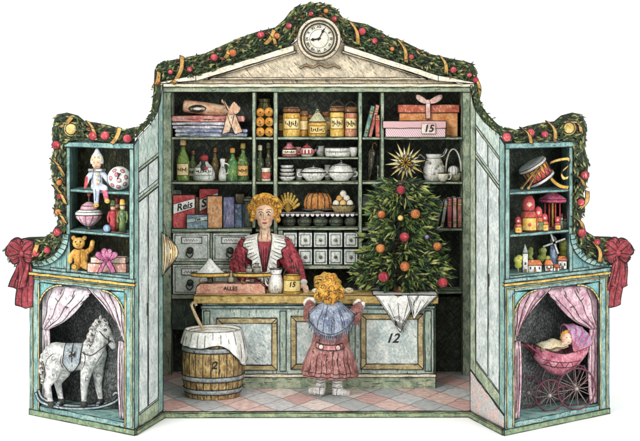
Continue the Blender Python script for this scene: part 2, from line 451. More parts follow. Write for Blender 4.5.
part('drawer_housing', MB().box(277.5, 358.2, -2.5, 30, 265, 268.5).box(278, 283, -.5, 30, 230.2, 264.9), SAGEH, cab)
part('lower_panel', MB().box(171.7, 462.3, 20, 22, 299.2, 375), DARK, cab)
part('lower_panel', MB().box(171.7, 196, 2, 4, 299.2, 330), paint('#39443e', '#4d5a50', .5, 'v', fleck='#8a9a88'), cab)
part('inner_post', MB().box(432, 436, 0, 16, 294, 375), SAGE, cab)
# the deep side walls that carry the doors
for sx, a, b_ in ((0, (-157, 0), DA[0]), (1, (150, 0), DA[1])):
    b2 = (b_[0] * 100, b_[1] * 100); q = MB(); dv = Vector((b2[0] - a[0], b2[1] - a[1], 0)); L_ = dv.length; dv.normalize(); nn = Vector((dv.y, -dv.x, 0)) * (1 if sx == 0 else -1)
    z1 = 275 + 12
    q.obox(Vector((a[0], a[1], 0)) + dv * L_ / 2 + Vector((-1.2 if sx == 0 else 1.2, 0, 1 + z1 / 2)), dv * (L_ / 2), Vector((.9, 0, 0)), Vector((0, 0, z1 / 2)))
    o = q.build('side_wall', SAGE, cab)
# gable
tri = [(176, 83.6), (186, 80.5), (240, 63), (292, 44), (303, 36), (335, 36), (346, 44), (398, 63), (448, 80.5), (458, 83.6)]
part('gable', MB().prism(tri, 4, 12), STONE, cab)
g = MB()
for pts in (((160, 82), (196, 75.5), (294, 45)), ((474, 82), (438, 75.5), (344, 45))):
    for (a, b_) in zip(pts[:-1], pts[1:]):
        g.prism([(a[0], a[1]), (b_[0], b_[1]), (b_[0], b_[1] + 5.2), (a[0], a[1] + 1.7)] if a[1] > 80 else [(a[0], a[1]), (b_[0], b_[1]), (b_[0], b_[1] + 6), (a[0], a[1] + 5.5)], -3, 12)
part('gable_moulding', g, paint('#d8cfb6', '#ece5d3', .28, 'h', fleck='#fffdf2'), cab)
g = MB()
for pts in (((208, 78.5), (296, 50.5)), ((428, 78.5), (342, 50.5))):
    a, b_ = pts; g.prism([a, b_, (b_[0], b_[1] + 2.2), (a[0], a[1] + 1)], -.5, 4)
g.box(205, 430, -.5, 4, 77.6, 79.6)
part('gable_moulding', g, paint('#b9ab92', '#cfc4aa', .3, 'h'), cab)
part('gable_scroll', MB().tube(crv([(300, 1, 68), (306, 0, 65), (313, 0, 67), (320, -1, 64), (327, 0, 67), (334, 0, 65), (340, 1, 68)], 5), [1.2] * 31, 7), paint('#c9a06f', '#dcc39a', .4, 'd'), cab, ink=.3)
# the board behind the garlands (the cut-out outline)
TOP = [(154, 70), (157, 64), (163, 61.5), (185, 57), (205, 53), (222, 45), (240, 37), (258, 31), (275, 27), (284, 19), (290, 11), (298, 5.5), (308, 3), (318, 2.2), (328, 3.5), (336, 9), (343, 17), (352, 21), (366, 23.5), (378, 29), (388, 36), (402, 40), (418, 48), (432, 54), (448, 57.5), (462, 60.5), (472, 63), (477, 69)]
BOT = [(163, 84), (168, 83), (174, 80), (186, 80.5), (205, 75.5), (222, 69.5), (240, 63.5), (258, 57.5), (275, 51.5), (286, 47.5), (294, 41.5), (300, 30), (308, 23), (318, 21), (330, 23), (337, 29), (344, 42.5), (352, 47.5), (366, 52.5), (378, 56.5), (388, 59.5), (402, 63.5), (418, 68.5), (432, 73.5), (448, 79.5), (460, 80), (466, 82), (470, 84)]
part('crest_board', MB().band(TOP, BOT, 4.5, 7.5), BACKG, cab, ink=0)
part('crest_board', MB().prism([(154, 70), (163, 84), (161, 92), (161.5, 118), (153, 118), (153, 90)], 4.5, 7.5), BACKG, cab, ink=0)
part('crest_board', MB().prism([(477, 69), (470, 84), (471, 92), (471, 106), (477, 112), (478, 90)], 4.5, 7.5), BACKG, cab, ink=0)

# ================================================================== doors (the angled panels)
def door(side):
    d = thing('panelled_door', ['narrow pale green panelled door angled forward, beside the wing with the rocking horse', 'narrow pale green panelled door angled forward, beside the wing with the doll pram'][side], 'door', group='angled doors either side of the shop')
    xf = door_xf(side)
    if side == 0:
        top = [(162.6, 84), (160.5, 100), (157, 113), (150.5, 124), (143, 132), (137.5, 138), (134.3, 143)]
        bi, bo = (162.6, 411.5), (134.3, 434); m = lambda t: 162.6 + (134.3 - 162.6) * t
    else:
        top = [(470.6, 88), (473, 102), (477, 112), (484, 122), (492, 129), (499, 134), (504.6, 143)]
        bi, bo = (470.6, 370), (504.6, 416); m = lambda t: 470.6 + (504.6 - 470.6) * t
    part('board', MB().prism(top + [bo, bi], 1, 4), PALE, d, xf)
    def yb(x): t = (x - bi[0]) / (bo[0] - bi[0]); return bi[1] + (bo[1] - bi[1]) * t
    def yt(x):
        for a, b_ in zip(top[:-1], top[1:]):
            if min(a[0], b_[0]) <= x <= max(a[0], b_[0]): return a[1] + (b_[1] - a[1]) * (x - a[0]) / (b_[0] - a[0] + 1e-9)
        return top[-1][1]
    def quad(t0, t1, a0, a1, f0, f1, d0, d1):   # strip between fractions t; offsets from the top (a) and bottom (f)
        xs = [m(t0 + (t1 - t0) * i / 6) for i in range(7)]
        return MB().prism([(x, yt(x) + a0) for x in xs] + [(x, yb(x) - f0) for x in reversed(xs)], d0, d1)
    part('frame_rail', quad(0, .14, 2, 0, 1, 0, -.6, .9), TEAL if side == 0 else SAGE, d, xf)
    part('frame_rail', quad(.86, 1, 2, 0, 1, 0, -.6, .9), TEAL, d, xf)
    def cross(t0, t1, off, h):
        xs = [m(t0 + (t1 - t0) * i / 3) for i in range(4)]
        return MB().prism([(x, yb(x) - off) for x in xs] + [(x, yb(x) - off + h) for x in reversed(xs)], -.5, .8)
    part('frame_rail', cross(.145, .855, 15, 14), SAGEH, d, xf)
    part('frame_rail', cross(.145, .855, 223 if side else 232, 3), SAGEH, d, xf)
    part('frame_rail', cross(.145, .855, 252 if side else 262, 3), SAGEH, d, xf)
    for t0, t1 in ((.17, .50), (.54, .84)):
        for lo, hi_ in ((17, 219), (227, 249)):
            if side == 0: lo, hi_ = (17, 228) if lo == 17 else (236, 258)
            xs = [m(t0 + (t1 - t0) * i / 3) for i in range(4)]
            part('inset_panel', MB().prism([(x, yb(x) - hi_) for x in xs] + [(x, yb(x) - lo) for x in reversed(xs)], -.35, .7), PANEL, d, xf)
    xk = m(.52)
    part('latch', MB().box(xk - .6, xk + .6, -2, -.6, yb(xk) - 120, yb(xk) - 108), flat('#3a3a34', .5), d, xf, ink=.2)
    if side == 1:
        part('tiled_skirting', MB().prism([(470.6, 371), (504.6, 417), (504.6, 433), (470.6, 411)], 1, 4), P('#d3b9b3', '#c0bebc', .35, 'd', fleck='#f0e4de', spot=.2), d, xf)
    return d
door(0); door(1)

# ================================================================== the wings
TURQ = paint('#6a9a9a', '#9cbcb2', .4, 'v', fleck='#cfe4d8'); TURQH = paint('#6a9a9a', '#9cbcb2', .4, 'h', fleck='#cfe4d8')
def wing(side):
    """authored on the left wing in px, mirrored for the right one"""
    w_ = thing('display_wing', ['angled turquoise wing cupboard with a curtained niche holding a rocking horse', 'angled turquoise wing cupboard with a curtained niche holding a doll pram'][side], 'cupboard', group='angled wings of the shop')
    X = (lambda x: x) if side == 0 else (lambda x: 639 - x)
    xf = wing_xf(side)
    def bx(x0, x1, d0, d1, y0, y1, mb=None):
        a, b_ = sorted((X(x0), X(x1))); return (mb or MB()).box(a, b_, d0, d1, y0, y1)
    def pr(poly, d0, d1, mb=None): return (mb or MB()).prism([(X(x), y) for x, y in poly], d0, d1)
    W = lambda n, mb, mat, parent=w_, **k: part(n, mb, mat, parent, xf, **k)
    # upper shelves
    W('back_panel', bx(66, 133, 46, 48, 144, 278), DARKB if side == 0 else DARK)
    W('stile', bx(66.5, 70, 0, 46, 149, 279.2), TEAL); W('corner_fill', pr([(30, 276.5), (45, 273), (57, 264), (64, 250), (66.4, 240), (66.4, 279.2), (30, 279.2)], 2, 5), TURQ); W('stile', bx(129.5, 133.6, 0, 46, 149, 286), TEAL)
    W('lintel', bx(64, 133.8, -1.5, 48, 143.5, 148.8), TEALH)
    for y in (192.5, 235): W('shelf', bx(70.1, 129.4, .3, 46, y, y + 2.8), TEALH)
    W('shelf', bx(50, 129.4, .3, 48, 276.5, 279.3), TURQH)
    # the swept curve beside the shelves
    c = arc(34, 240, 35, 0, 90, 10, 37); c2 = arc(31, 240, 32, 0, 90, 10, 32)
    q = MB().band([(X(x), y) for x, y in c], [(X(x), y) for x, y in c2], -1, 3); W('curved_trim', q, TURQ)
    # ledge
    W('ledge', bx(28, 135.5, -4, 48, 283.2, 286.2), paint('#c29a3d', '#dcbd66', .3, 'h', fleck='#f5e6a8'))
    W('ledge', bx(26.5, 135, -2, 48, 279.4, 283.1), TURQH)
    # lower box
    W('back_panel', bx(32, 132, 46, 48, 287, 432), NICHE)
    W('stile', bx(30, 39.5, 0, 46, 286.3, 434), TURQ); W('stile', bx(124.5, 134.2, 0, 46, 286.3, 434), TURQ)
    W('rail', bx(39.6, 124.4, 0, 46, 286.3, 293), TURQH)
    W('niche_floor', bx(39.6, 124.4, 0, 46, 424.5, 434), TURQH)
    W('plinth', bx(29.5, 134.8, -1.6, -.1, 429.8, 435.3), paint('#6f8a6a', '#93a884', .3, 'h', fleck='#d8c98c'))
    g = MB()
    bx(38.2, 39.3, -1, -.1, 295, 428, g); bx(124.8, 125.9, -1, -.1, 295, 428, g); bx(32, 33, -1, -.1, 289, 428, g); bx(131.3, 132.3, -1, -.1, 289, 428, g); bx(33.2, 131.2, -1, -.1, 289, 290, g)
    W('gilt_line', g, paint('#c3a95e', '#dcc98a', .3, 'v'), ink=.25)
    # spandrels of the arch
    for cx, a0, a1, xe in ((62, 180, 270, 39.6), (102, 270, 360, 124.4)):
        ar = arc(cx, 322, 22.4, a0, a1, 10, 27)
        poly = ar + [(xe, 293.1)]
        W('spandrel', pr(poly, 1, 5), paint('#58a0a6', '#86bdb9', .3, 'd', fleck='#c8e2d8'))
        ar2 = arc(cx, 322, 24, a0, a1, 10, 28.8)
        W('gilt_arch', MB().band([(X(x), y) for x, y in ar], [(X(x), y) for x, y in ar2], -.2, .9), paint('#cdb768', '#e2d394', .3, 'h'), ink=.3)
    # board under the garland
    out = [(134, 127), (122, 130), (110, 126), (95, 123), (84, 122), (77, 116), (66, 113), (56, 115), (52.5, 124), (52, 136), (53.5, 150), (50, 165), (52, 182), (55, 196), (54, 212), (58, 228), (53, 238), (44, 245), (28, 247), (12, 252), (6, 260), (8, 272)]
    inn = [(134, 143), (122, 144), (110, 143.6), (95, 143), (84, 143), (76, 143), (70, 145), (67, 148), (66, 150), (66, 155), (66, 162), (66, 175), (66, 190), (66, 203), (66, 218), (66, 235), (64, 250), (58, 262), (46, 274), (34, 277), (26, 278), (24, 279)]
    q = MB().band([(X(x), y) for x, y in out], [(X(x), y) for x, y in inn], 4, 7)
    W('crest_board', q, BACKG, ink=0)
    return out, inn, X, xf
WG = [wing(0), wing(1)]

# ================================================================== garlands
def garland(name, label, ribs, xf, out, inn, dens=1.0, width=4):
    g = thing(name, label, 'garland', group='fir garlands along the top edge')
    mb = MB()
    ce = [((a[0] + b_[0]) / 2, (a[1] + b_[1]) / 2, Vector((b_[0] - a[0], b_[1] - a[1]))) for a, b_ in zip(out, inn)]
    for i in range(len(ce) - 1):
        a, b_ = ce[i], ce[i+1]; seg = Vector((b_[0] - a[0], b_[1] - a[1])); L_ = seg.length
        if L_ < .01: continue
        dr = seg.normalized(); wd = (a[2].length + b_[2].length) / 2
        for _ in range(int(L_ * wd * .32 * dens)):
            t = random.random(); s_ = random.uniform(-.47, .46); q = a[2].lerp(b_[2], t)
            p = Vector((a[0] + seg.x * t + q.x * s_, random.uniform(-3.5, 4.2), a[1] + seg.y * t + q.y * s_))
            an = random.gauss(0, .6); d = Vector((dr.x * math.cos(an) - dr.y * math.sin(an), 0, dr.x * math.sin(an) + dr.y * math.cos(an)))
            if abs(s_) > .36: d = Vector((dr.x, 0, dr.y)) + d * .12
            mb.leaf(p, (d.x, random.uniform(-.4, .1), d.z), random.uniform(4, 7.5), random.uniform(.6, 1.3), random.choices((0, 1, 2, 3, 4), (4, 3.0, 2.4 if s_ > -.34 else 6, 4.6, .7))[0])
        if i % 2 == 0:
            mb.tube([(a[0], 4, a[1]), ((a[0] + b_[0]) / 2, 3, (a[1] + b_[1]) / 2), (b_[0], 4, b_[1])], [2.5, 3, 2.5], 6, 3)
    part('greenery', mb, LEAFS, g, xf, ink=0)
    RIB = paint('#b08038', '#cda458', .4, 'v', fleck='#f4dd9a')
    for (x0, y0, x1, y1) in ribs:
        mxp = ((x0 + x1) / 2 + (y1 - y0) * .12, -7, (y0 + y1) / 2 - (x1 - x0) * .12)
        pts = crv([(x0, -2, y0), mxp, (x1, -2, y1)], 5)
        part('ribbon', MB().strip(pts, Vector((2.0, .4, .8)), .3), RIB, g, xf, ink=.35)
    return g
garland('fir_garland', 'long fir garland with gold ribbons draped over the central gable and clock', [(182, 56, 176, 80), (176, 80, 171, 84), (229, 50, 225, 58), (274, 30, 265, 44), (268, 32, 276, 46), (350, 22, 358, 44), (398, 40, 406, 62), (440, 56, 446, 74), (159, 72, 154, 88), (474, 75, 477, 100)], F0, TOP, BOT)
gs = []
for side, lab in ((0, 'fir garland sweeping down the outer edge of the wing above the rocking horse'), (1, 'fir garland sweeping down the outer edge of the wing above the doll pram')):
    out, inn, X, xf = WG[side]
    ribs = [(120, 128, 112, 144), (88, 122, 96, 138), (52, 162, 64, 178), (54, 190, 66, 208), (55, 214, 66, 228), (38, 252, 30, 268), (72, 118, 60, 128)]
    if side: ribs = [(118, 128, 108, 144), (92, 122, 84, 140), (66, 122, 58, 134), (66, 178, 55, 190), (52, 196, 60, 214), (66, 222, 56, 236), (46, 250, 40, 272)]
    garland('fir_garland', lab, [(X(a), b_, X(c), d) for a, b_, c, d in ribs], xf, [(X(x), y) for x, y in out], [(X(x), y) for x, y in inn])
# narrow strips of greenery down the inner curves
for side, out, inn in ((0, [(153.5, 84), (152, 100), (151, 112), (146, 121), (138, 127), (134, 130)], [(160, 84), (158.5, 100), (155, 113), (148.5, 124), (141, 132), (136, 138)]),
                       (1, [(478, 84), (480, 98), (484, 108), (490, 116), (498, 124), (505, 129)], [(471, 88), (473, 102), (477, 112), (484, 122), (492, 129), (503, 137)])):
    xf = door_xf(side)
    if side == 0: out = [(max(x, 134), y) for x, y in out]
    gg = thing('fir_garland', ['short strip of fir greenery curving down beside the left gable corner', 'short strip of fir greenery curving down beside the right gable corner'][side], 'garland', group='fir garlands along the top edge')
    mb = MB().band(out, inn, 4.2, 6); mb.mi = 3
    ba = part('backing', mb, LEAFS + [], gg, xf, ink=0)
    mb = MB()
    for i in range(len(out) - 1):
        for _ in range(26):
            t = random.random(); s_ = random.random()
            a = Vector(out[i]).lerp(Vector(out[i+1]), t); b_ = Vector(inn[i]).lerp(Vector(inn[i+1]), t); p = a.lerp(b_, s_)
            dr = Vector(out[i+1]) - Vector(out[i]); an = random.gauss(0, .6); dr = Vector((dr.x * math.cos(an) - dr.y * math.sin(an), dr.x * math.sin(an) + dr.y * math.cos(an)))
            mb.leaf((p.x, random.uniform(0, 4), p.y), (dr.x, -.2, dr.y), random.uniform(3, 6), random.uniform(.6, 1.1), random.choices((0, 1, 2, 3), (4, 3, 1.5, 4))[0])
    part('greenery', mb, LEAFS, gg, xf, ink=0)

# fruit and baubles tied to the garlands
AP = [paint('#9c2434', '#c0464c', .3, 'd', fleck='#f2b6b0', hi=.5), paint('#b0582c', '#cc8040', .3, 'd', fleck='#f4cf9a', hi=.5)]
def bauble(label, px, py, r, col, xf, dep, group, cap=True):
    c = xf(Vector((px, dep, py)))
    t = thing('bauble', label, 'ornament', group=group); t.location = c / 100; t.scale = (.0093,) * 3
    MB().ball((0, 0, 0), (r, r * .9, r * .95), 14, 9).build('apple_body', AP[col] if isinstance(col, int) else col, t, ink=0)
    s_ = MB().lathe([(.9, 0), (1.0, .9), (.5, 1.4)], (0, 0, r * .9), 8).tube([(0, 0, r * .9 + 1), (.6, 0, r + 2.4)], .3, 5)
    s_.tube([(r * 1.02 * math.cos(a), -.2, r * .97 * math.sin(a)) for a in [i * math.pi / 9 for i in range(19)]], .38, 4, cap=False)
    s_.build('stalk', flat('#221d16', .6), t, ink=0)
    return t
ordn = ['first', 'second', 'third', 'fourth', 'fifth', 'sixth', 'seventh', 'eighth', 'ninth', 'tenth']
def row(pts, xf, where, group):
    for i, (px, py, r, c) in enumerate(pts):
        bauble(f"{['crimson', 'orange'][c]} ball on the garland, {ordn[i]} {where}", px, py, r, c, xf, -4.5, group)
row([(289, 26, 3.2, 0), (277, 36, 3.4, 1), (261, 35, 4, 0), (233, 53, 4.2, 1), (214.5, 57.5, 4, 0), (190, 69.5, 3, 0), (171, 72, 2.6, 0), (158, 82, 3.4, 1), (157, 98, 3, 0)], F0, 'from the clock going down its left slope', 'balls on the central garland')
row([(334.5, 19, 3, 0), (362, 31.5, 4, 0), (374.5, 41, 3.2, 0), (392, 49, 2.4, 1), (411, 57, 2.8, 0), (453, 70, 3.4, 0), (469, 75, 2.6, 0), (475, 80, 3.2, 0)], F0, 'from the clock going down its right slope', 'balls on the central garland')
row([(326, 11, 2.6, 1), (311, 14, 2.6, 0)], F0, 'of the two above the clock, counted from the right', 'balls on the central garland')
row([(128, 138.5, 3.8, 0), (106, 136, 4.2, 0), (94, 136.5, 4.2, 0), (57, 147, 4, 0), (60, 186, 2.8, 1), (61, 200, 3, 0), (59, 217, 3, 1), (58, 238, 3.8, 0), (48, 258, 3.2, 0), (37, 262, 3.6, 0)], WG[0][3], 'from the inner corner of the rocking horse wing', 'balls on the wing garlands')
row([(506, 137, 4, 0), (530, 133, 3.6, 0), (544, 135, 3.2, 0), (573, 129, 3, 1), (584, 179, 4, 0), (580, 207, 3.6, 0), (581, 239, 4, 0), (596, 250, 3.2, 0), (610, 256, 2.8, 1)], WG[1][3], 'from the inner corner of the pram wing', 'balls on the wing garlands')
# brass corner bosses
for side, px, py in ((0, 72, 130), (1, 568, 129)):
    c = WG[side][3](Vector((px, -4, py)))
    t = thing('brass_bell', ['round brass bell at the upper corner of the wing above the jester doll', 'round brass bell at the upper corner of the wing above the toy drum'][side], 'bell', group='brass bells on the garlands'); t.location = c / 100; t.scale = (.0085,) * 3
    MB().lathe([(7.5, 2), (7.8, .5), (6, -.5), (5.6, -2), (3, -3.6), (0, -4)], (0, 0, 0), 18, rot=Matrix.Rotation(R(-90), 3, 'X')).build('bell_body', paint('#b99a4c', '#d6c07c', .3, 'd', fleck='#f6ecc0'), t, ink=.45)
    MB().box(-9, 9, 0, 2, 5, 7).build('bracket', paint('#8b8a5c', '#a8a878', .3, 'h'), t)

# big red bows at the outer ends
def bow(name, label, pts_xf, px, py, s, mat, flip=1, group=None, tails=True, cat='bow'):
    t = thing(name, label, cat, group=group)
    c = pts_xf(Vector((px, -5, py))); t.location = c / 100; t.scale = (.0088 * s,) * 3
    def loop(ax, az, ln, wd, nm='bow_loop'):
        q = MB(); f = lambda u, v: (ln * math.sin(math.pi * u * .5) * ax * (1 if v < .5 else 1) - (v - .5) * wd * az * math.sin(math.pi * (.12 + u * .88)) * 1.6,
                                   -3 - 5 * math.sin(math.pi * u) + 2.2 * math.sin(v * 9),
                                   ln * math.sin(math.pi * u * .5) * az + (v - .5) * wd * ax * math.sin(math.pi * (.12 + u * .88)) * 1.6)
        q.sheet(f, 8, 8, .5)
        for vv in (.25, .5, .75):
            q.pen([Vector(f(i / 6, vv)) + Vector((0, -1.0, 0)) for i in range(0, 6)], .35)
        q.build(nm, mat, t, ink=.42, sharp=50)
    loop(-.8, .6, 15, 13); loop(.75, .66, 14, 12); loop(-.95, -.2, 13, 11); loop(.95, -.1, 12, 11)
    MB().ball((0, -5, 0), (3.6, 3.2, 3.4), 12, 8).build('knot', mat, t, ink=.4)
    if tails:
        for dx, ln, w0 in ((flip * 5, 52, 5), (flip * -3, 34, 4.4)):
            f = lambda u, v, dx=dx, ln=ln, w0=w0: (dx * u + (v - .5) * w0 * (1 + u * .9) * 2 + 2 * math.sin(u * 5), -3 - 2 * math.sin(v * 7 + u * 3), -ln * u - (3 * abs(v - .5) * -2 if u > .99 else 0))
            q = MB().sheet(f, 12, 8, .4)
            for vv in (.3, .65): q.pen([Vector(f(i / 9, vv)) + Vector((0, -.9, 0)) for i in range(1, 10)], .35)
            q.build('bow_tail', mat, t, ink=.42, sharp=50)
    return t
RB = paint('#842a34', '#a5444c', .32, 'v', fleck='#d98d8d', hi=.35)
bow('red_bow', 'large dark red fabric bow with long tails hanging beside the rocking horse wing', WG[0][3], 24, 263, 1.08, RB, 1, 'large red bows at the outer ends')
bow('red_bow', 'large dark red fabric bow with long tails hanging beside the doll pram wing', WG[1][3], 616, 263, 1.08, RB, -1, 'large red bows at the outer ends')

# ================================================================== clock
ck = thing('clock', 'round white clock with black numerals set in the point of the gable', 'clock', 319, 2.75 + .61, -.05)
RX = Matrix.Rotation(R(90), 3, 'X')
MB().lathe([(21.5, -3), (21.8, 3), (18.5, 4.5), (17.2, 2.6), (16.4, 2.4), (0, 2.2)], (0, 0, 0), 40, rot=RX).build('surround', STONE, ck)
MB().lathe([(17.2, 2), (17.4, 5.2), (15.2, 5.6), (14.8, 3.4)], (0, 0, 0), 40, rot=RX).build('rim', paint('#a49a80', '#c9bfa4', .4, 'h'), ck)
MB().lathe([(14.9, 2.3), (14.9, 3.4), (0, 3.5)], (0, 0, 0), 40, rot=RX).build('dial', paint('#e8e2cc', '#f6f2e2', .12, 'd'), ck)
q = MB()
for i, s_ in enumerate(['XII', 'I', 'II', 'III', 'IV', 'V', 'VI', 'VII', 'VIII', 'IX', 'X', 'XI']):
    a = R(90 - 30 * i); q.text(s_, 3.8, (12 * math.cos(a), -3.7, 12 * math.sin(a)), rot=a - R(90), ext=.15)
q.tube([(9.3 * math.cos(k * .2), -3.6, 9.3 * math.sin(k * .2)) for k in range(33)], .22, 4)
q.build('numerals', INK, ck, ink=0)
for an, ln, w_ in ((62, 11.5, .75), (188, 8.5, 1.0)):
    a = R(an); MB().tube([(-2 * math.cos(a), -4.6, -2 * math.sin(a)), (ln * .6 * math.cos(a), -4.6, ln * .6 * math.sin(a)), (ln * .68 * math.cos(a), -4.6, ln * .68 * math.sin(a)), (ln * math.cos(a), -4.6, ln * math.sin(a))], [w_ * .6, w_ * .8, w_ * 1.9, .2], 6).build('clock_hand', INK, ck, ink=0)
MB().ball((0, -4.8, 0), 1.3).build('hub', INK, ck, ink=0)

# ================================================================== counter
ct = thing('shop_counter', 'long pale green shop counter with gold framed panels and golden top', 'counter')
CY = -.72; CF = plane_xf(CY)
def cp(n, mb, mat, parent=ct, **k): return part(n, mb, mat, parent, CF, **k)
cp('counter_body', MB().box(202, 433.5, 0, 36, 303.5, 388), PALE)
cp('counter_top', MB().box(194, 438, -5, 40, 295.2, 303.2), GOLD)
cp('plinth', MB().box(200.5, 435.5, -2.5, -.1, 377, 388.2), SAGEH)
cp('plinth_moulding', MB().box(200.2, 435.8, -3.2, -.1, 373.8, 376.8), CREAM)
cp('moulding', MB().box(201, 434.8, -1.8, -.1, 305.5, 308.5), paint('#6d8a86', '#8fa8a0', .4, 'h'))
for x0, x1, y0, y1 in ((217, 277, 318, 370), (291, 345, 316, 369), (361, 423, 314, 369)):
    fr = MB(); w_ = 5
    fr.prism([(x0, y0), (x1, y0), (x1 - w_, y0 + w_), (x0 + w_, y0 + w_)], -2.2, -.1).prism([(x0, y1), (x1, y1), (x1 - w_, y1 - w_), (x0 + w_, y1 - w_)], -2.2, -.1)
    fr.prism([(x0, y0), (x0 + w_, y0 + w_), (x0 + w_, y1 - w_), (x0, y1)], -2.2, -.1).prism([(x1, y0), (x1 - w_, y0 + w_), (x1 - w_, y1 - w_), (x1, y1)], -2.2, -.1)
    p = cp('counter_panel', MB().box(x0 + w_ + .1, x1 - w_ - .1, -1, -.1, y0 + w_ + .1, y1 - w_ - .1), paint('#b7c6c4', '#dbe2dc', .22, 'd', fleck='#f7f8f2', hi=.6))
    cp('panel_frame', fr, paint('#a08e62', '#c8b788', .4, 'h', fleck='#ece0b8'), p)
    if x0 > 350: cp('number', MB().text('12', 13, ((x0 + x1) / 2, -1.2, (y0 + y1) / 2 - 3), flip=True, font_shear=.35, ext=.15), flat('#1f1d1a'), p, ink=0)
for i, x in enumerate((207, 283, 352, 428)):
    cp('carved_post', MB().box(x - 3, x + 3, -1.2, -.1, 311, 371), paint('#8fa79b', '#aebdaa', .45, 'v'))

# ================================================================== goods on the cabinet shelves
def zc(py): return 2.75 + (100 - py) * .01      # height of a level on the cabinet face
S1, SA, S2, S3, S4 = zc(137), zc(157.2), zc(181.6), zc(228.6), zc(291)
GLASSG = lambda c1, c2: paint(c1, c2, .3, 'v', rough=.22, fleck='#dfe8b8', hi=.55)
def cloth(label, px, Z, Y, wd, ht, mat, n=2, dep=24, name='folded_cloth', group='folded cloths on the top shelf'):
    t = thing(name, label, 'cloth', px, Z, Y, group)
    q = MB(); h = ht / n
    for i in range(n):
        x = wd / 2 + random.uniform(-2, 1.5)
        pr = [(-x, i*h+.2), (-x-1.2, i*h + h*.5), (-x, (i+1)*h-.2), (0, (i+1)*h + random.uniform(-.3, .5)), (x, (i+1)*h-.2), (x+1.2, i*h+h*.5), (x, i*h+.2)]
        q.prism(pr, -dep/2 + random.uniform(-1, 1), dep/2)
        for k in range(5):
            a = random.uniform(-x, x * .4); q.pen([(a, -dep/2-1.3, i*h + h*.5), (a + 4, -dep/2-1.4, i*h+h*.35), (a + random.uniform(7, 13), -dep/2-1.3, i*h+h*.45)], .3)
    q.build('folds', mat, t); return t
cloth('folded blue and white cloth at the bottom of the cloth pile', 212, S1, .16, 74, 8, P('#8d98b8', '#d8dce4', .4, 'v', fleck='#ffffff', hi=.6), 2)
cloth('pale lavender folded cloth in the middle of the cloth pile', 206, S1 + .08, .16, 64, 7, P('#b9b3c6', '#e2dfe6', .35, 'h', fleck='#ffffff', hi=.6), 2)
cloth('flat rose red cloth bolt sticking out at both ends near the top of the pile', 209, S1 + .15, .15, 74, 6.5, P('#b5625c', '#d39a8c', .35, 'h'), 1, 22)
t = thing('rolled_cloth', 'thick brown rolled cloth on top of the cloth pile', 'cloth', 207, S1 + .215, .15)
MB().lathe([(0, -24), (5, -24), (6.3, -22), (6.6, 0), (6, 22), (4, 25), (0, 25)], (0, 0, 6.4), 16, rot=Matrix.Rotation(R(90), 3, 'Y') @ Matrix.Rotation(R(8), 3, 'Y')).build('roll', P('#b98b68', '#d8b596', .4, 'h', fleck='#f3e3cf'), t)
q = MB(); [q.pen([(-9 + (5 - i) * 1.8 * math.cos(a), -8.0, 6.8 + (3 - i * .6) * math.sin(a)) for a in [k * .5 for k in range(13)]], .35) for i in range(3)]
q.lathe([(0, -.4), (8, -.4), (8, .4), (0, .4)], (-9, -7, 6.8), 18, sx=1, sy=.45, rot=Matrix.Rotation(R(90), 3, 'X')); q.build('open_end', P('#cdb9a4', '#e3d6c6', .2, 'd'), t)
t = thing('bow', 'large tan cloth bow hanging over the front of the cloth pile', 'bow', 231, S1 + .01, -.0)
TAN = P('#c99f7e', '#e2c4a8', .35, 'v', fleck='#f6e8d8')
for dx, dz, a in ((-7, 33, .3), (7, 30, -.5)):
    MB().sheet(lambda u, v: (dx * math.sin(math.pi * u * .55) - (v - .5) * 5, -1 - 3 * math.sin(math.pi * u), 24 + (dz - 24) * math.sin(math.pi * u * .6) + (v - .5) * 11 * math.sin(math.pi * (.15 + .8 * u))), 8, 5, .5).build('bow_loop', TAN, t, sharp=50)
for dx in (-5, 8): MB().strip(crv([(0, -2, 24), (dx * .4, -3, 14), (dx, -2, 3)], 5), Vector((4, 0, 1.2)), .5).build('bow_tail', TAN, t)
MB().ball((0, -3, 24), 3).build('knot', TAN, t)

def vessel(name, label, cat, px, Z, Y, prof, mat, group=None, seg=18, extra=None, pname='body', sx=1, sy=1, ink=.42):
    t = thing(name, label, cat, px, Z, Y, group)
    q = MB().lathe(prof, (0, 0, 0), seg, sx, sy)
    m = t; b_ = q.build(pname, mat, t, ink=ink)
    if extra: extra(t)
    return t
def band_(t, r, z0, z1, mat, name='label', a0=215, a1=325, wr=None, textm=None):
    q = MB(); a = [R(a0 + (a1 - a0) * i / 10) for i in range(11)]
    vs = [((r + .35) * math.cos(x), (r + .35) * math.sin(x), z) for z in (z0, z1) for x in a]
    vi = [(r * math.cos(x) * .96, r * math.sin(x) * .96, z) for z in (z0, z1) for x in a]
    q.add(vs + vi, [(i, i+1, i+12, i+11) for i in range(10)] + [(22 + i, 33 + i, 34 + i, 23 + i) for i in range(10)] + [(i, 22 + i, 23 + i, i + 1) for i in range(10)] + [(11 + i, 12 + i, 34 + i, 33 + i) for i in range(10)] + [(0, 11, 33, 22), (10, 32, 43, 21)])
    if wr:     # scribbled writing
        n = 44; zc_ = (z0 + z1) / 2; h = (z1 - z0) * wr * .75; ph = random.uniform(0, 6)
        q.pen([((r + .6) * math.cos(x), (r + .6) * math.sin(x), zc_ + h * math.sin(i * .9) * (.55 + .45 * math.sin(i * .31 + ph))) for i, x in enumerate([R(a0 + 14 + (a1 - a0 - 28) * k / n + 5.5 * math.cos(k * .9)) for k in range(n + 1)])], .32)
    return q.build(name, mat, t, ink=.3)
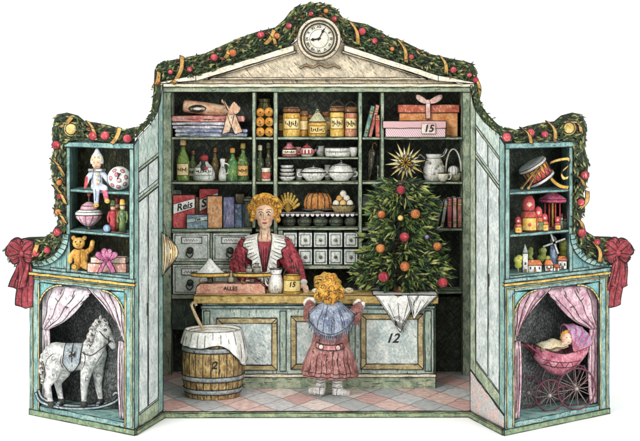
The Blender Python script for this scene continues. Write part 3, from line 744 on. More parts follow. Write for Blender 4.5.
def bottle(label, px, Z, h, r, mat, cap, lab, neck=.32, Y=.14, group='bottles on the shelves', scrib=.25):
    def ex(t):
        MB().lathe([(r*neck*1.25, h*.84), (r*neck*1.35, h*.9), (r*neck*1.25, h), (0, h+.6)], (0, 0, 0), 12).build('cap', cap, t)
        if lab: band_(t, r, h*.14, h*.42, lab, wr=scrib)
    return vessel('bottle', label, 'bottle', px, Z, Y, [(0, 0), (r*.96, 0), (r, 1), (r, h*.46), (r*.75, h*.6), (r*neck, h*.72), (r*neck, h*.9), (0, h*.9)], mat, group, extra=ex)
CRM = P('#e6d5a8', '#f4ead0', .2, 'd'); YEL = P('#d3a13c', '#e6c368', .3, 'v', fleck='#f8eac0')
bottle('green champagne bottle with orange and white foil neck beside the sparkling glass flask', 183, S2, 42, 6.5, GLASSG('#5f7a34', '#7f9a48'), P('#e0b070', '#f3e6d0', .35, 'd'), P('#d9b46c', '#efdcae', .2, 'd'), .36)
def flask(t):
    MB().lathe([(4, 20), (4.4, 23), (3.6, 26), (0, 27)], (0, 0, 0), 12).build('stopper', RED, t)
    band_(t, 10.6, 6, 14, WHITE, wr=.3)
    MB().ball((0, -10, 14), (3, 1.6, 4.5)).ball((0, -10.6, 19), 2.2).build('figure_motif', flat('#2c2f2c', .6), t, ink=0)
    MB().ball((2.8, -10.5, 13), (2, 1.4, 1.8)).build('motif_dot', RED, t, ink=0)
vessel('flask', 'round bellied white glass flask with red stopper', 'flask', 204, S2, .13, [(0, 0), (10, 0), (11.2, 3), (11, 8), (8.4, 14), (4.5, 18), (3.6, 21), (0, 21)], P('#b8c0b4', '#e3e6e0', .35, 'v', rough=.25), extra=flask)
def handle(pts, r=.8, mat=None, nm='handle'):
    return lambda t: MB().tube(crv(pts, 5), r, 7).build(nm, mat, t, ink=0)
vessel('jug', 'small slender white jug between the round flask and the green bottle', 'jug', 222.5, S2, .1, [(0, 0), (3.6, 0), (4, 5), (3.4, 10), (1.8, 15), (2.6, 21), (2.2, 23), (0, 22)], P('#c9cac2', '#efefe8', .4, 'v'), extra=handle([(2, 0, 18), (6, 0, 16), (5.6, 0, 9), (3.6, 0, 7)], .6, WHITE))
bottle('bright green bottle with orange stopper and no label', 232.5, S2, 33, 6, GLASSG('#3f7a45', '#6c9448'), P('#c7802f', '#dba24f', .2, 'd'), None)
bottle('tall dark green bottle with orange label at the end of the row', 243, S2, 38, 6, GLASSG('#3c5a2c', '#5f7c3c'), P('#a08a3a', '#c4ac5a', .3, 'd'), P('#d69a44', '#e9c27e', .2, 'd'))
# little column 2
for i, (x, z, r) in enumerate(((260, 0, 5), (269.5, 0, 5), (260, 10, 5.1), (269.5, 10.2, 4.9), (260.5, 20, 4.6), (269, 20.2, 4.8))):
    t = thing('orange', ['left', 'right'][i % 2] + ' orange of the ' + ['bottom', 'middle', 'top'][i // 2] + ' pair in the narrow compartment', 'fruit', x, S1 + z * .01, .06, 'oranges stacked in the narrow compartment')
    MB().ball((0, 0, r), (r, r, r), 14, 9).build('peel', P('#c9802a', '#e0a443', .4, 'd', fleck='#f2cf80'), t, ink=0)
    q = MB().ball((0, -r * .96, r), (1, .5, 1)); q.pen([(r*.98*math.cos(a), -r*.25, r + r*.98*math.sin(a)) for a in [k*.4 for k in range(17)]], .35); q.pen([(-r*.5, -r*.9, r*.7), (0, -r*1.0, r*.55), (r*.5, -r*.9, r*.8)], .3); q.build('navel', flat('#5a3512'), t, ink=0)
t = thing('gift_bag', 'olive cloth sack lying behind and above the stacked oranges', 'bag', 264.5, S1, .24)
MB().lathe([(0, 0), (7.5, 0), (8.4, 8), (8, 26), (5, 34), (6.5, 38), (0, 38)], (0, 0, 0), 14, wob=.06).build('sack', P('#6d6a3c', '#8b8650', .5, 'v'), t)
bottle('dark bottle with round cream stopper in the narrow compartment', 260, S2, 36, 4.2, GLASSG('#3a4a30', '#5a6a3a'), CRM, None, .4, .14)
bottle('smoky brown bottle at the back of the narrow compartment', 268.5, S2, 38, 3.8, GLASSG('#4a4030', '#6a5c3c'), P('#8d8a6a', '#b4b08a', .3, 'd'), None, .4, .25)
vessel('beaker', 'cream beaker with red band in front of the brown bottle', 'cup', 266, S2, .05, [(0, 0), (4, 0), (4.6, 1.5), (4.2, 12), (5, 14), (4.2, 14), (3.6, 12), (0, 11)], P('#dccbb0', '#efe6d4', .3, 'd'), extra=lambda t: band_(t, 4.4, 3, 9, P('#c4594c', '#d98272', .2, 'd'), a0=200, a1=340))
# column 3 jars
def jar(label, px, Z, h, r, c1, c2, lid, scr, Y=.14, bail=False):
    def ex(t):
        MB().lathe([(r*.94, h*.8), (r*1.02, h*.82), (r*1.02, h*.94), (r*.8, h), (0, h*1.02)], (0, 0, 0), 18).build('lid', lid, t)
        band_(t, r, h*.26, h*.62, P('#e4c070', '#f1dca0', .15, 'd'), wr=scr)
        if bail: MB().tube([(r*1.15*math.cos(a), -1, h*.74 + h*.42*math.sin(a)) for a in [k*math.pi/12 for k in range(13)]], .5, 5).build('wire_handle', flat('#3a342a', .5), t, ink=0)
    return vessel('jar', label, 'jar', px, Z, Y, [(0, 0), (r*.95, 0), (r, 1.2), (r, h*.74), (r*.9, h*.8), (0, h*.8)], paint(c1, c2, .3, 'v', rough=.3, fleck='#fbeebb', hi=.6), 'storage jars on the top shelf', extra=ex)
BRN = P('#7a4e2a', '#a06c3a', .45, 'h')
jar('large golden jar with brown lid at the start of the jar shelf', 291.5, S1, 30, 8.6, '#d29a34', '#e8c064', BRN, .42)
jar('narrow amber jar half behind the large golden jar', 303.5, S1, 26, 5, '#b07a2c', '#d3a048', BRN, None, .22)
jar('tall yellow jar with wire handle and brown lid', 337, S1, 31, 7, '#dba632', '#edca6c', BRN, .42, .14, True)
jar('tall salmon pink jar with brown lid at the end of the jar shelf', 351, S1, 30, 6.4, '#c9795a', '#e0a486', BRN, .42, .16, True)
def sug(t):
    MB().lathe([(8.4, 15), (8, 16.5), (4, 22), (2, 24.5), (2.2, 26), (0, 28)], (0, 0, 0), 18).build('lid', P('#b9b48c', '#dcd8b8', .45, 'v', fleck='#f6f4e0'), t)
    band_(t, 9, 3.5, 11, P('#dcae4c', '#efd288', .2, 'd'), wr=.4)
vessel('jar', 'squat golden candy jar with pointed glass lid in the middle of the jar shelf', 'jar', 317.5, S1, .12, [(0, 0), (8.6, 0), (9, 2), (9, 13), (7.6, 15), (0, 15)], P('#c99a3c', '#e2c06c', .35, 'v', rough=.3), 'storage jars on the top shelf', extra=sug)
# crockery
PINKG = P('#b65a68', '#d18c92', .3, 'd', rough=.3, fleck='#f0c8c6')
vessel('flask', 'squat pink round bottle on the upper china shelf', 'bottle', 289.5, SA, .12, [(0, 0), (7, 0), (8, 3), (7.4, 8), (3.4, 11), (2.6, 13.4), (3.8, 14.6), (0, 14)], PINKG, extra=lambda t: band_(t, 8, 3, 7.4, CRM, wr=.3))
def pot(t):
    MB().tube(crv([(5, -1, 4), (9, -1, 7), (10.5, -1, 10)], 4), [1.4]*5 + [.9]*4, 8).build('spout', P('#d9a796', '#efd6c8', .2, 'd'), t)
    MB().lathe([(5, 9), (3, 11), (.8, 12), (1.2, 13.5), (0, 14)], (0, 0, 0), 14).build('lid', RED, t)
    MB().tube(crv([(-6, -1, 9), (-10, -1, 8), (-9, -1, 3.5), (-6.4, -1, 3)], 4), .7, 6).build('handle', P('#c4594c', '#d98272', .2, 'd'), t, ink=0)
    q = MB()
    for i in range(6): a = R(200 + i * 28); q.ball((7*math.cos(a), 7*math.sin(a), 5), (1.1, 1.1, 2.6), 6, 5)
    q.build('painted_petals', RED, t, ink=0)
vessel('teapot', 'small white teapot with red petals on the upper china shelf', 'teapot', 307, SA, .12, [(0, 0), (4.5, 0), (7, 3), (7, 6), (5, 9), (0, 9.4)], P('#e2d6c8', '#f4eee4', .25, 'd', rough=.3), extra=pot)
CHINA = P('#cfcdc4', '#efeee8', .35, 'v', rough=.3, fleck='#ffffff', hi=.6)
def tur(h, r, dome=1.0):
    def f(t):
        MB().lathe([(r*1.02, h*.5), (r*.96, h*.56), (r*.7, h*.56 + h*.3*dome), (r*.2, h*.56 + h*.4*dome), (1, h*.56 + h*.42*dome), (1.7, h*.56+h*.5*dome), (0, h*.56+h*.58*dome)], (0, 0, 0), 20, sy=.75).build('lid', CHINA, t)
        for s_ in (-1, 1): MB().tube(crv([(s_*r*.92, -.5, h*.46), (s_*r*1.22, -.5, h*.5), (s_*r*1.2, -.5, h*.28), (s_*r*.9, -.5, h*.26)], 4), .7, 6).build('handle', CHINA, t, ink=0)
    return f
vessel('casserole', 'long straight sided white dish on the upper china shelf', 'dish', 338, SA, .14, [(0, 0), (12, 0), (13, 2), (13.4, 9), (12.2, 9.6), (12, 8), (0, 8)], CHINA, sy=.7, extra=lambda t: (MB().tube([(-12, -9.2, 5.4), (0, -10, 5.2), (12, -9.2, 5.4)], .5, 5).build('rim_line', flat('#8a8478'), t, ink=0)))
vessel('cup', 'small white cup next to the long white dish', 'cup', 353.5, SA, .1, [(0, 0), (2.4, 0), (3.8, 5), (4.2, 10), (3.6, 10), (3.2, 6), (0, 5)], CHINA, extra=handle([(-3, -2, 8), (-6, -2, 7), (-4, -2, 3)], .5, CHINA))
for i in range(4):
    vessel('bowl', 'white bowl, ' + ['bottom one', 'second from the bottom', 'third from the bottom', 'topmost'][i] + ' of the stack on the lower china shelf', 'bowl', 287, S2 + i * .038, .13, [(0, 0), (4.5, 0), (8 - i*.5, 3.2), (8.4 - i*.5, 5), (7.6 - i*.5, 5), (4, 1.5), (0, 1.2)], CHINA, 'stacked white bowls', extra=None, ink=.5)
vessel('tureen', 'oval white tureen with flat lid in the middle of the lower china shelf', 'tureen', 313.5, S2, .13, [(0, 0), (7, 0), (8, 1.5), (12.5, 6), (12.8, 9), (0, 9)], CHINA, sy=.75, extra=tur(17, 12.8, .6))
vessel('tureen', 'white tureen with high domed lid at the end of the lower china shelf', 'tureen', 341, S2, .13, [(0, 0), (7, 0), (8, 1.5), (12.5, 6), (12.8, 9), (0, 9)], CHINA, sy=.75, extra=tur(18, 13, 1.05))
# column 4: leaning books, wrapped roll
def book(label, px, Z, Y, wd, h, mat, lean=0, dep=16, group=None, name='book', lines=True):
    t = thing(name, label, 'book', px, Z, Y, group); t.rotation_euler = (0, R(lean), 0)
    MB().box(-wd/2, wd/2, -dep/2, dep/2, 0, h).build('cover', mat, t)
    MB().box(-wd/2 + .6, wd/2 - .6, -dep/2 + .8, dep/2 - .6, h, h + .25).build('pages', CREAM, t, ink=0)
    for a_, b_ in ((.76, .83), (.16, .2)): MB().box(-wd/2 + .1, wd/2 - .1, -dep/2 - .35, -dep/2 - .05, h*a_, h*b_).build('spine_band', GOLD, t, ink=.2)
    return t
book('dark teal book leaning at the left of the narrow book compartment', 365, S1, .1, 4, 32, P('#4d7468', '#6d9484', .35, 'v'), 14, group='books leaning in the narrow compartment')
book('salmon red book leaning in the middle of the narrow book compartment', 369.5, S1, .12, 4, 33, P('#c0645a', '#d98f80', .3, 'v'), 14, group='books leaning in the narrow compartment')
book('short red book standing upright in the narrow book compartment', 377.3, S1, .08, 4.4, 22, P('#b5483c', '#cf7060', .3, 'v'), 0, group='books leaning in the narrow compartment')
t = thing('umbrella', 'rolled dark umbrella leaning in the narrow compartment under the books', 'umbrella', 369, S2, .14); t.rotation_euler = (0, R(6), 0)
MB().lathe([(0, 2), (1, 4), (3.2, 22), (3.6, 30), (1.4, 32), (0, 32)], (0, 0, 0), 10, wob=.12).build('canopy', P('#4a4636', '#645e48', .6, 'v'), t)
MB().tube(crv([(0, 0, 0), (0, 0, 32), (0, 0, 37), (2.6, 0, 38.5), (4, 0, 36)], 3), .6, 6).build('handle', BRN, t, ink=0)
t = thing('candlestick', 'thin dark candlestick beside the rolled umbrella', 'candlestick', 378, S2, .1)
MB().lathe([(0, 0), (2.6, 0), (2.6, 1), (.7, 2), (.6, 8), (1.3, 9), (.7, 10), (1.2, 15), (1.6, 16), (0, 16)], (0, 0, 0), 10).build('holder', P('#6f6a50', '#8c8664', .4, 'v'), t)
MB().lathe([(0, 16), (.9, 16), (.8, 25), (0, 25.4)], (0, 0, 0), 8).build('candle', CRM, t)
# presents
def present(label, px, Z, Y, wd, h, dep, mat, lidm=None, lh=7, group='gift boxes on the top shelf'):
    t = thing('gift_box', label, 'gift', px, Z, Y, group)
    MB().box(-wd/2, wd/2, -dep/2, dep/2, 0, h).build('box', mat, t)
    if lidm: MB().box(-wd/2 - 1.5, wd/2 + 1.5, -dep/2 - 1.2, dep/2 + 1.2, h - lh + 1, h + .8).build('lid', lidm, t)
    return t
def striped(c1, c2, per=6.0):
    m = bpy.data.materials.new('striped_paper'); m.use_nodes = True; nt = m.node_tree; N = nt.nodes; L = nt.links
    tc = N.new('ShaderNodeTexCoord'); mp = N.new('ShaderNodeMapping'); mp.inputs['Rotation'].default_value = (0, R(35), 0)
    wv = N.new('ShaderNodeTexWave'); wv.inputs['Scale'].default_value = 1 / per * 1.6; wv.inputs['Distortion'].default_value = 1.2; wv.bands_direction = 'X'
    cr = N.new('ShaderNodeValToRGB'); cr.color_ramp.elements[0].position = .45; cr.color_ramp.elements[0].color = lin(c1); cr.color_ramp.elements[1].position = .55; cr.color_ramp.elements[1].color = lin(c2)
    L.new(tc.outputs['Object'], mp.inputs[0]); L.new(mp.outputs[0], wv.inputs[0]); L.new(wv.outputs['Fac'], cr.inputs[0]); L.new(cr.outputs[0], N['Principled BSDF'].inputs['Base Color']); N['Principled BSDF'].inputs['Roughness'].default_value = .7
    return m
STR = striped('#c07480', '#ecd8d4'); STR2 = striped('#cf97a2', '#e9dadb', 9)
present('large orange gift box with a red brown lid behind the striped boxes', 428, S1, .22, 58, 31, 16, P('#cf7f42', '#e3a56c', .3, 'h', fleck='#f5d3a4'), P('#b5553c', '#cc7a58', .35, 'h'), 8)
present('pink gift box with faded stripes under the red striped box', 415, S1, .055, 60, 9, 15, STR2)
present('flat red and white striped gift box on the pink one', 414, S1 + .09, .055, 63, 7, 16, STR)
t = thing('ribbon_bow', 'pale pink ribbon bow tied over the large orange gift box, marked 15', 'bow', 428, S1 + .328, .13)
PK = P('#dba79c', '#f0d6cc', .25, 'h', fleck='#fff4ee')
for s_, ln in ((-1, 12), (1, 14)):
    MB().sheet(lambda u, v: (s_ * ln * math.sin(u * 1.57), -1.5 - 2 * math.sin(math.pi * u), 1.5 + 6.5 * math.sin(u * 1.45) + (v - .5) * 7.5 * math.sin(math.pi * (.15 + .8 * u))), 8, 5, .4).build('bow_loop', PK, t, sharp=50)
MB().ball((0, -2.4, 2.4), (2.4, 2, 2.2)).build('knot', PK, t)
MB().strip([(0, -2, 2), (-.3, -2.6, -1), (0, -2.4, -14.6)], Vector((2.4, 0, 0)), .3).build('bow_tail', PK, t)
t = thing('price_tag', 'small cream tag numbered 15 on the front of the striped boxes', 'tag', 428.5, S1 + .085, -.037)
MB().box(-7, 7, -.4, .2, -5, 5).build('card', P('#e8cdc4', '#f3e4dc', .1, 'd'), t, ink=.15); MB().text('15', 10, (0, -.8, 0), font_shear=.2, ext=.15).build('number', INK, t, ink=0)
# straw star, jug, teacup
t = thing('straw_star', 'large many pointed straw star leaning against the shelf back above the tree', 'star', 405.5, S2 + .19, .02)
for i in range(20):
    a = i * math.pi / 10 + .1; ln = 23 if i % 2 == 0 else 17; q = MB()
    d = Vector((math.cos(a), 0, math.sin(a))); n_ = Vector((-d.z, 0, d.x))
    q.add([d * 1, d * ln * .3 + n_ * 2.0 + Vector((0, -2, 0)), d * ln, d * ln * .3 - n_ * 2.0 + Vector((0, -2, 0)), d * ln * .3 + Vector((0, 1.5, 0))], [(0, 1, 2, 3), (0, 4, 1), (1, 4, 2), (2, 4, 3), (3, 4, 0)])
    q.build('ray', P('#cfc9a4', '#f1ecd2', .25, 'd') if i % 2 else P('#d6c06a', '#e9dca0', .2, 'd'), t, ink=.32, sharp=60)
q = MB()
for i in range(10):
    a = i * math.pi / 5; d = Vector((math.cos(a), 0, math.sin(a))); n_ = Vector((-d.z, 0, d.x))
    q.add([d * .5 + Vector((0, -3, 0)), d * 3 + n_ * 1.2 + Vector((0, -3, 0)), d * 8 + Vector((0, -2.4, 0)), d * 3 - n_ * 1.2 + Vector((0, -3, 0)), d * 3 + Vector((0, -1, 0))], [(0, 1, 2, 3), (0, 4, 1), (1, 4, 2), (2, 4, 3), (3, 4, 0)])
q.build('star_centre', P('#c9962c', '#e2b848', .2, 'd'), t, ink=.35, sharp=60)
def jug_(t):
    MB().tube(crv([(-9, 0, 22), (-14, 0, 26), (-17, 0, 20), (-13, 0, 10), (-9, 0, 7)], 5), 1.1, 8).build('handle', CHINA, t, ink=.3)
    MB().strip(crv([(5, 0, 24), (10, 0, 27), (13, 0, 33)], 4), Vector((0, 3, .6)), .8).build('spout', CHINA, t)
    q = MB(); random.seed(5)
    for i in range(12):
        a = R(random.uniform(205, 335)); z = random.uniform(4, 20); r = 10.6
        q.ball((r*math.cos(a), r*math.sin(a), z), (1.5, 1, 1.5), 7, 5)
    q.build('flower_print', P('#c7a24c', '#7f9fb4', .1, 'd', scale=6), t, ink=0)
vessel('jug', 'big white pitcher painted with yellow and blue flowers', 'jug', 434, S2, .13, [(0, 0), (8, 0), (10.4, 5), (10.8, 12), (8.6, 19), (6.8, 23), (8.6, 27.5), (7.6, 27.5), (5.6, 22), (0, 20)], CHINA, extra=jug_)
vessel('teacup', 'small white teacup with yellow pattern in front of the pitcher', 'cup', 443, S2, -.0, [(0, 0), (2.5, 0), (5, 4), (5.4, 8.5), (4.8, 8.5), (4, 4), (0, 3)], P('#e3dcc2', '#f5f0e0', .25, 'd', rough=.3), extra=handle([(4.6, 0, 7), (8, 0, 7), (7, 0, 2.6), (4, 0, 2.6)], .6, CHINA))
t = thing('basket', 'small open basket with a tall hooped handle next to the pitcher', 'basket', 453.5, S2, .12)
q = MB().lathe([(0, 0), (6, 0), (7.5, 4), (8.2, 9), (7.2, 9), (6, 4), (0, 3)], (0, 0, 0), 16, sy=.8); q.build('bowl', P('#7e7a60', '#a8a484', .6, 'v'), t)
MB().tube([(7.8*math.cos(a), 0, 8 + 24*math.sin(a)) for a in [k*math.pi/14 for k in range(15)]], .8, 6).build('handle', P('#c4c0ac', '#e0ddd0', .3, 'd'), t, ink=0)
t = thing('ball_of_wool', 'pale ball of wool in the hooped basket', 'wool', 453.5, S2 + .035, .1)
q = MB().ball((0, 0, 6.6), 5.6)
for i in range(5): q.pen([(5.8*math.cos(a)*math.cos(i*.6), 5.8*math.cos(a)*math.sin(i*.6) - .1, 6.6 + 5.8*math.sin(a)) for a in [k*.45 for k in range(15)]], .28)
q.build('winding', WHITE, t, ink=0)

# row 3: packets
def packet(label, px, Z, Y, wd, h, dep, mat, word=None, bandm=None, tilt=0, group='paper packets on the shelf above the drawers'):
    t = thing('packet', label, 'packet', px, Z, Y, group, rz=R(tilt))
    MB().box(-wd/2, wd/2, -dep/2, dep/2, 0, h).build('box', mat, t)
    if bandm:
        q = MB(); q.prism([(-wd/2 + .3, h*.42), (wd/2 - .3, h*.62), (wd/2 - .3, h*.9), (-wd/2 + .3, h*.72)], -dep/2 - .5, -dep/2 - .02)
        b_ = q.build('paper_band', bandm, t, ink=.25)
        if word: MB().text(word, h*.29, (0, -dep/2 - .8, h*.66), rot=R(14), font_shear=.35, ext=.12).build('lettering', INK, b_, ink=0)
    return t
REDP = P('#b8383f', '#cf5c5a', .25, 'd', fleck='#eab0a8')
packet('large red packet with a white band of writing at the end of the shelf', 184.5, S3, .1, 22, 33, 10, REDP, 'Reis', WHITE)
packet('second red packet with a white band, behind the orange packet', 209, S3, .22, 19, 38, 8, REDP, 'Salz', WHITE)
packet('orange packet standing in front of the second red packet', 215, S3, .1, 15, 32, 9, P('#c98a58', '#deb084', .35, 'v', fleck='#f2dcc0'), None, None)
packet('low blue grey box with a line of writing in front of the red packets', 197.5, S3, -.0 + .03, 21, 14, 9, P('#5f7d8c', '#87a0a8', .35, 'h'), 'Tee', P('#a9bcbc', '#c9d4d0', .2, 'h'))
packet('purple and blue packet next to the orange packet', 229, S3, .12, 11, 31, 9, P('#5d6488', '#8a88a4', .4, 'v'), None, None, 0)
packet('tilted slate blue packet beside the shop assistant', 239, S3, .14, 10, 24, 9, P('#4c5f78', '#7688a0', .45, 'v'), None, None, -20)
vessel('canister', 'grey tin canister behind the shop assistant', 'tin', 248.5, S3, .2, [(0, 0), (5, 0), (5, 26), (5.6, 26), (5.6, 29), (0, 31)], P('#77806f', '#98a08c', .5, 'v'))
# small goods filling the gaps
for i, (px, Z_, h, r, c1, c2, lb) in enumerate(((180, S1 + .0, 0, 0, '', '', ''), (193, S2, 30, 4.6, '#5a6b3e', '#7c8c52', 'dim olive bottle behind the champagne bottle'), (215, S2, 33, 4.2, '#6a5436', '#8a7048', 'brown bottle at the back between flask and white jug'), (226, S2, 22, 4, '#7d8a84', '#a4aea6', 'grey glass bottle at the back of the bottle shelf'), (238, S2, 24, 3.6, '#8a4a34', '#ac6a48', 'rust brown bottle between the two green ones'))):
    if h: bottle(lb, px, Z_, h, r, GLASSG(c1, c2), BRN, CRM if i % 2 else None, .34, .26)
for px, h, r, c1, c2, lb in ((310, 22, 4.4, '#8a6a3a', '#ac8c50', 'small brown spice jar behind the candy jar'), (327, 25, 4.6, '#6f6a4c', '#948c66', 'olive spice jar between the candy jar and the yellow jar'), (282, 22, 3.6, '#7a5a34', '#a07c48', 'thin brown spice jar at the left end of the jar shelf')):
    jar(lb, px, S1, h, r, c1, c2, BRN, None, .26)
for px, Z_, h, r, lb in ((297.5, SA, 10, 4, 'plain white cup behind the pink round bottle'), (320.5, SA, 11, 4.4, 'plain white beaker between the teapot and the long dish'), (299, S2, 12, 4, 'white milk pot between the bowls and the flat lidded tureen'), (327.5, S2, 16, 3.6, 'tall white vase between the two tureens'), (353.5, S2, 13, 3.6, 'white pepper pot at the end of the lower china shelf')):
    vessel('cup', lb, 'cup', px, Z_, .25, [(0, 0), (r*.8, 0), (r, h*.4), (r*.8, h*.8), (r, h), (r*.8, h), (0, h*.8)], CHINA)
cloth('grey folded blanket under the straw star shelf edge', 393, S3 + .0, .2, 16, 18, P('#5f6a60', '#848e80', .5, 'h'), 3, 20, group=None)
for px, Z_, wd, h, c1, c2, lb in ((200, S1, 50, 0, '', '', ''), (240, S3, 9, 33, '#6f6248', '#94866a', 'brown paper packet behind the slate blue one'), (177.5, S3, 9, 37, '#5c6a5a', '#80907c', 'grey green packet behind the large red one'), (196.5, S3, 8, 30, '#a08a5a', '#c4ae7c', 'straw coloured packet between the two red ones')):
    if h: packet(lb, px, Z_, .27, wd, h, 8, P(c1, c2, .45, 'v'))

# cake, eggs, wheat
SC3 = zc(214)
t = thing('cake', 'ring shaped golden brown bundt cake on a lace covered stand', 'cake', 318, SC3 + .045, .16)
q = MB(); 
prof = [(3.4, 5), (3.6, 12), (6, 15.6), (9.4, 15), (12.2, 11), (13.4, 5), (12.8, 0), (4, 0), (3.4, 5)]
vs = []; sg = 60
for r, z in prof:
    for i in range(sg):
        a = 2*math.pi*i/sg; rr = r * (1 + .09 * abs(math.sin(a * 6)) * (1 if r > 5 else 0)); vs.append((rr*math.cos(a), rr*.75*math.sin(a), z))
q.add(vs, [(j*sg+i, j*sg+(i+1) % sg, (j+1)*sg+(i+1) % sg, (j+1)*sg+i) for j in range(len(prof)-1) for i in range(sg)], True)
for i in range(12):
    a = (i + .0) * math.pi / 6
    q.pen([(r*1.01*math.cos(a), r*.755*math.sin(a) - .1, z) for r, z in prof[1:7]], .55)
q.build('crust', P('#a8642a', '#c98a44', .45, 'v', fleck='#ecc88a', hi=.6), t, ink=0)
t = thing('cake_stand', 'white lace edged cake stand under the bundt cake', 'stand', 318, SC3, .16)
MB().lathe([(0, 0), (7, 0), (6, 1), (2, 2), (2, 3), (15, 3.6), (16, 4.3), (0, 4.4)], (0, 0, 0), 24, sy=.78).build('plate', CHINA, t)
t = thing('lace_cloth', 'white lace edging cloth hanging along the cake shelf', 'cloth', 318, SC3 + .003, -.0)
q = MB().box(-38, 37, 3.6, 22, 0, .25)
for i in range(15):
    x = -35.5 + i * 5; ar_ = arc(x, 0, 2.5, 180, 360, 6, 3.4); q.prism(ar_, 3.1, 3.55)
q.build('lace', P('#dcd3d2', '#f3eeee', .4, 'd'), t, ink=.35)
t = thing('egg_basket', 'shallow wicker basket heaped with eggs beside the bundt cake', 'basket', 343, SC3 + .003, .14)
q = MB().lathe([(0, 0), (8, 0), (12, 5), (13, 8), (12, 8), (8, 2), (0, 1.5)], (0, 0, 0), 18, sy=.75)
for i in range(18): a = i*math.pi/9; q.pen([(8*math.cos(a), 6.2*math.sin(a), .3), (13.2*math.cos(a + .12), 9.9*math.sin(a + .12), 8)], .35)
q.build('wicker', P('#8a7a4c', '#ad9a62', .5, 'd'), t)
eg = [(-7, -3, 7.4, 0), (0, -4.5, 7.6, 1), (7, -3, 7.4, 0), (-3.6, 1, 12, 1), (3.8, 1, 12, 0), (.2, 2.6, 17, 0), (-4, 3.5, 8, 0), (4, 4, 8, 1)]
for i, (x, y, z, c) in enumerate(eg[:6]):
    t = thing('egg', ['white', 'golden'][c] + ' egg in the basket, ' + ['front left', 'front middle', 'front right', 'middle layer left', 'middle layer right', 'topmost'][i], 'egg', 343 + x*.98, SC3 + z*.01, .14 + y*.01, 'eggs in the basket')
    q = MB().ball((0, 0, 2), (3.6, 3.4, 4.1), 12, 8); q.pen([(3.7*math.cos(a), -.6, 2 + 4.2*math.sin(a)) for a in [k*.4 for k in range(17)]], .35)
    q.build('shell', [P('#e6e0cc', '#f8f5ea', .05, 'd'), P('#dca048', '#ecc47c', .05, 'd')][c], t, ink=0)
t = thing('wheat_bunch', 'small golden bunch of wheat ears behind the assistant\'s head', 'bunch', 288, SC3 + .003, .16)
q = MB()
for i in range(9):
    a = R(90 + (i - 4) * 16); q.tube([(0, 0, 0), (4*math.cos(a), 0, 9*math.sin(a)), (11*math.cos(a), -1, 18*math.sin(a))], .4, 4)
    for k in range(5): q.ball((( 6.5 + k*1.4)*math.cos(a), -1 + (-1)**k*.6, (11 + k*2)*math.sin(a)), (1.3, 1.1, 1.7), 6, 5)
q.build('ears', P('#b98f34', '#d8b65c', .4, 'd', fleck='#f0dc98'), t, ink=0)
for i, (x, r) in enumerate(((289, 7), (304.5, 7.4), (320.5, 7.6), (336, 7.4), (350.5, 6))):
    vessel('pot', ['first', 'second', 'third', 'fourth', 'fifth'][i] + ' dark round pot from the left under the lace cloth', 'pot', x, zc(227.5), .12, [(0, 0), (r*.6, 0), (r, 4), (r*.95, 8), (r*.6, 10.4), (r*.75, 11.4), (0, 11)], P('#3f443a', '#5d6552', .6, 'v', fleck='#a3a88c'), 'dark pots under the lace cloth')
vessel('oval_plate', 'grey oval plate propped up left of the tree tip', 'plate', 367.5, S3, .2, [(0, 0), (7, 1), (9, 2.4), (0, 2.2)], P('#8a9490', '#b0b8b2', .4, 'v'), extra=lambda t: MB().lathe([(0, -1), (8, -1), (10, 0), (9, 1), (0, .4)], (0, 4, 24), 20, sx=.75, rot=Matrix.Rotation(R(80), 3, 'X')).build('plate_disc', P('#7c8782', '#a4ada6', .45, 'v'), t), pname='stand')
# books at the right
bx_ = [(436, 26, 3.4, '#5c6b60', '#7d8c7c', 12, 'grey green book leaning furthest left in the book row'), (441, 28, 3.4, '#8c9690', '#aeb6ae', 10, 'pale grey book leaning second in the book row'), (449, 29, 4.2, '#a83c44', '#c4646a', 0, 'wine red book in the middle of the book row'), (454, 30, 3.8, '#c98a80', '#dcb0a6', 0, 'pale pink book next to the wine red one'), (459, 29, 4, '#9a5448', '#b87a68', 0, 'reddish brown book at the end of the book row')]
for x, h, w_, c1, c2, ln, lb in bx_: book(lb, x, zc(228), .12, w_, h, P(c1, c2, .35, 'v'), ln, group='books on the shelf beside the tree')
# paper bag on the left door
t = thing('paper_cone', 'cream pleated paper cone hanging at the inner edge of the door near the barrel', 'paper bag', 166.5, 2.75 - 1.42 * .878, -1.96)
q = MB(); fz = lambda u, v: (-4 + (3 + 13 * math.sin(math.pi * (.12 + .8 * v))) * u, -4 - 5 * u * (1 - u) + 1.2 * math.cos(u * 16), 10 - 5 * u * (1 - v) - 44 * v + 8 * v * u)
q.sheet(fz, 16, 8, .3)
for k in (5, 11): q.pen([Vector(fz(k / 16, j / 8)) + Vector((0, -1.1, 0)) for j in range(9)], .35)
q.build('pleats', P('#dcc08a', '#f0e2c0', .15, 'v', fleck='#fff6dc'), t, sharp=50)
MB().tube([(1, -2, 2), (-1, 1, 12), (-4, 4, 20)], .4, 5).build('string', flat('#4a4434'), t, ink=0)

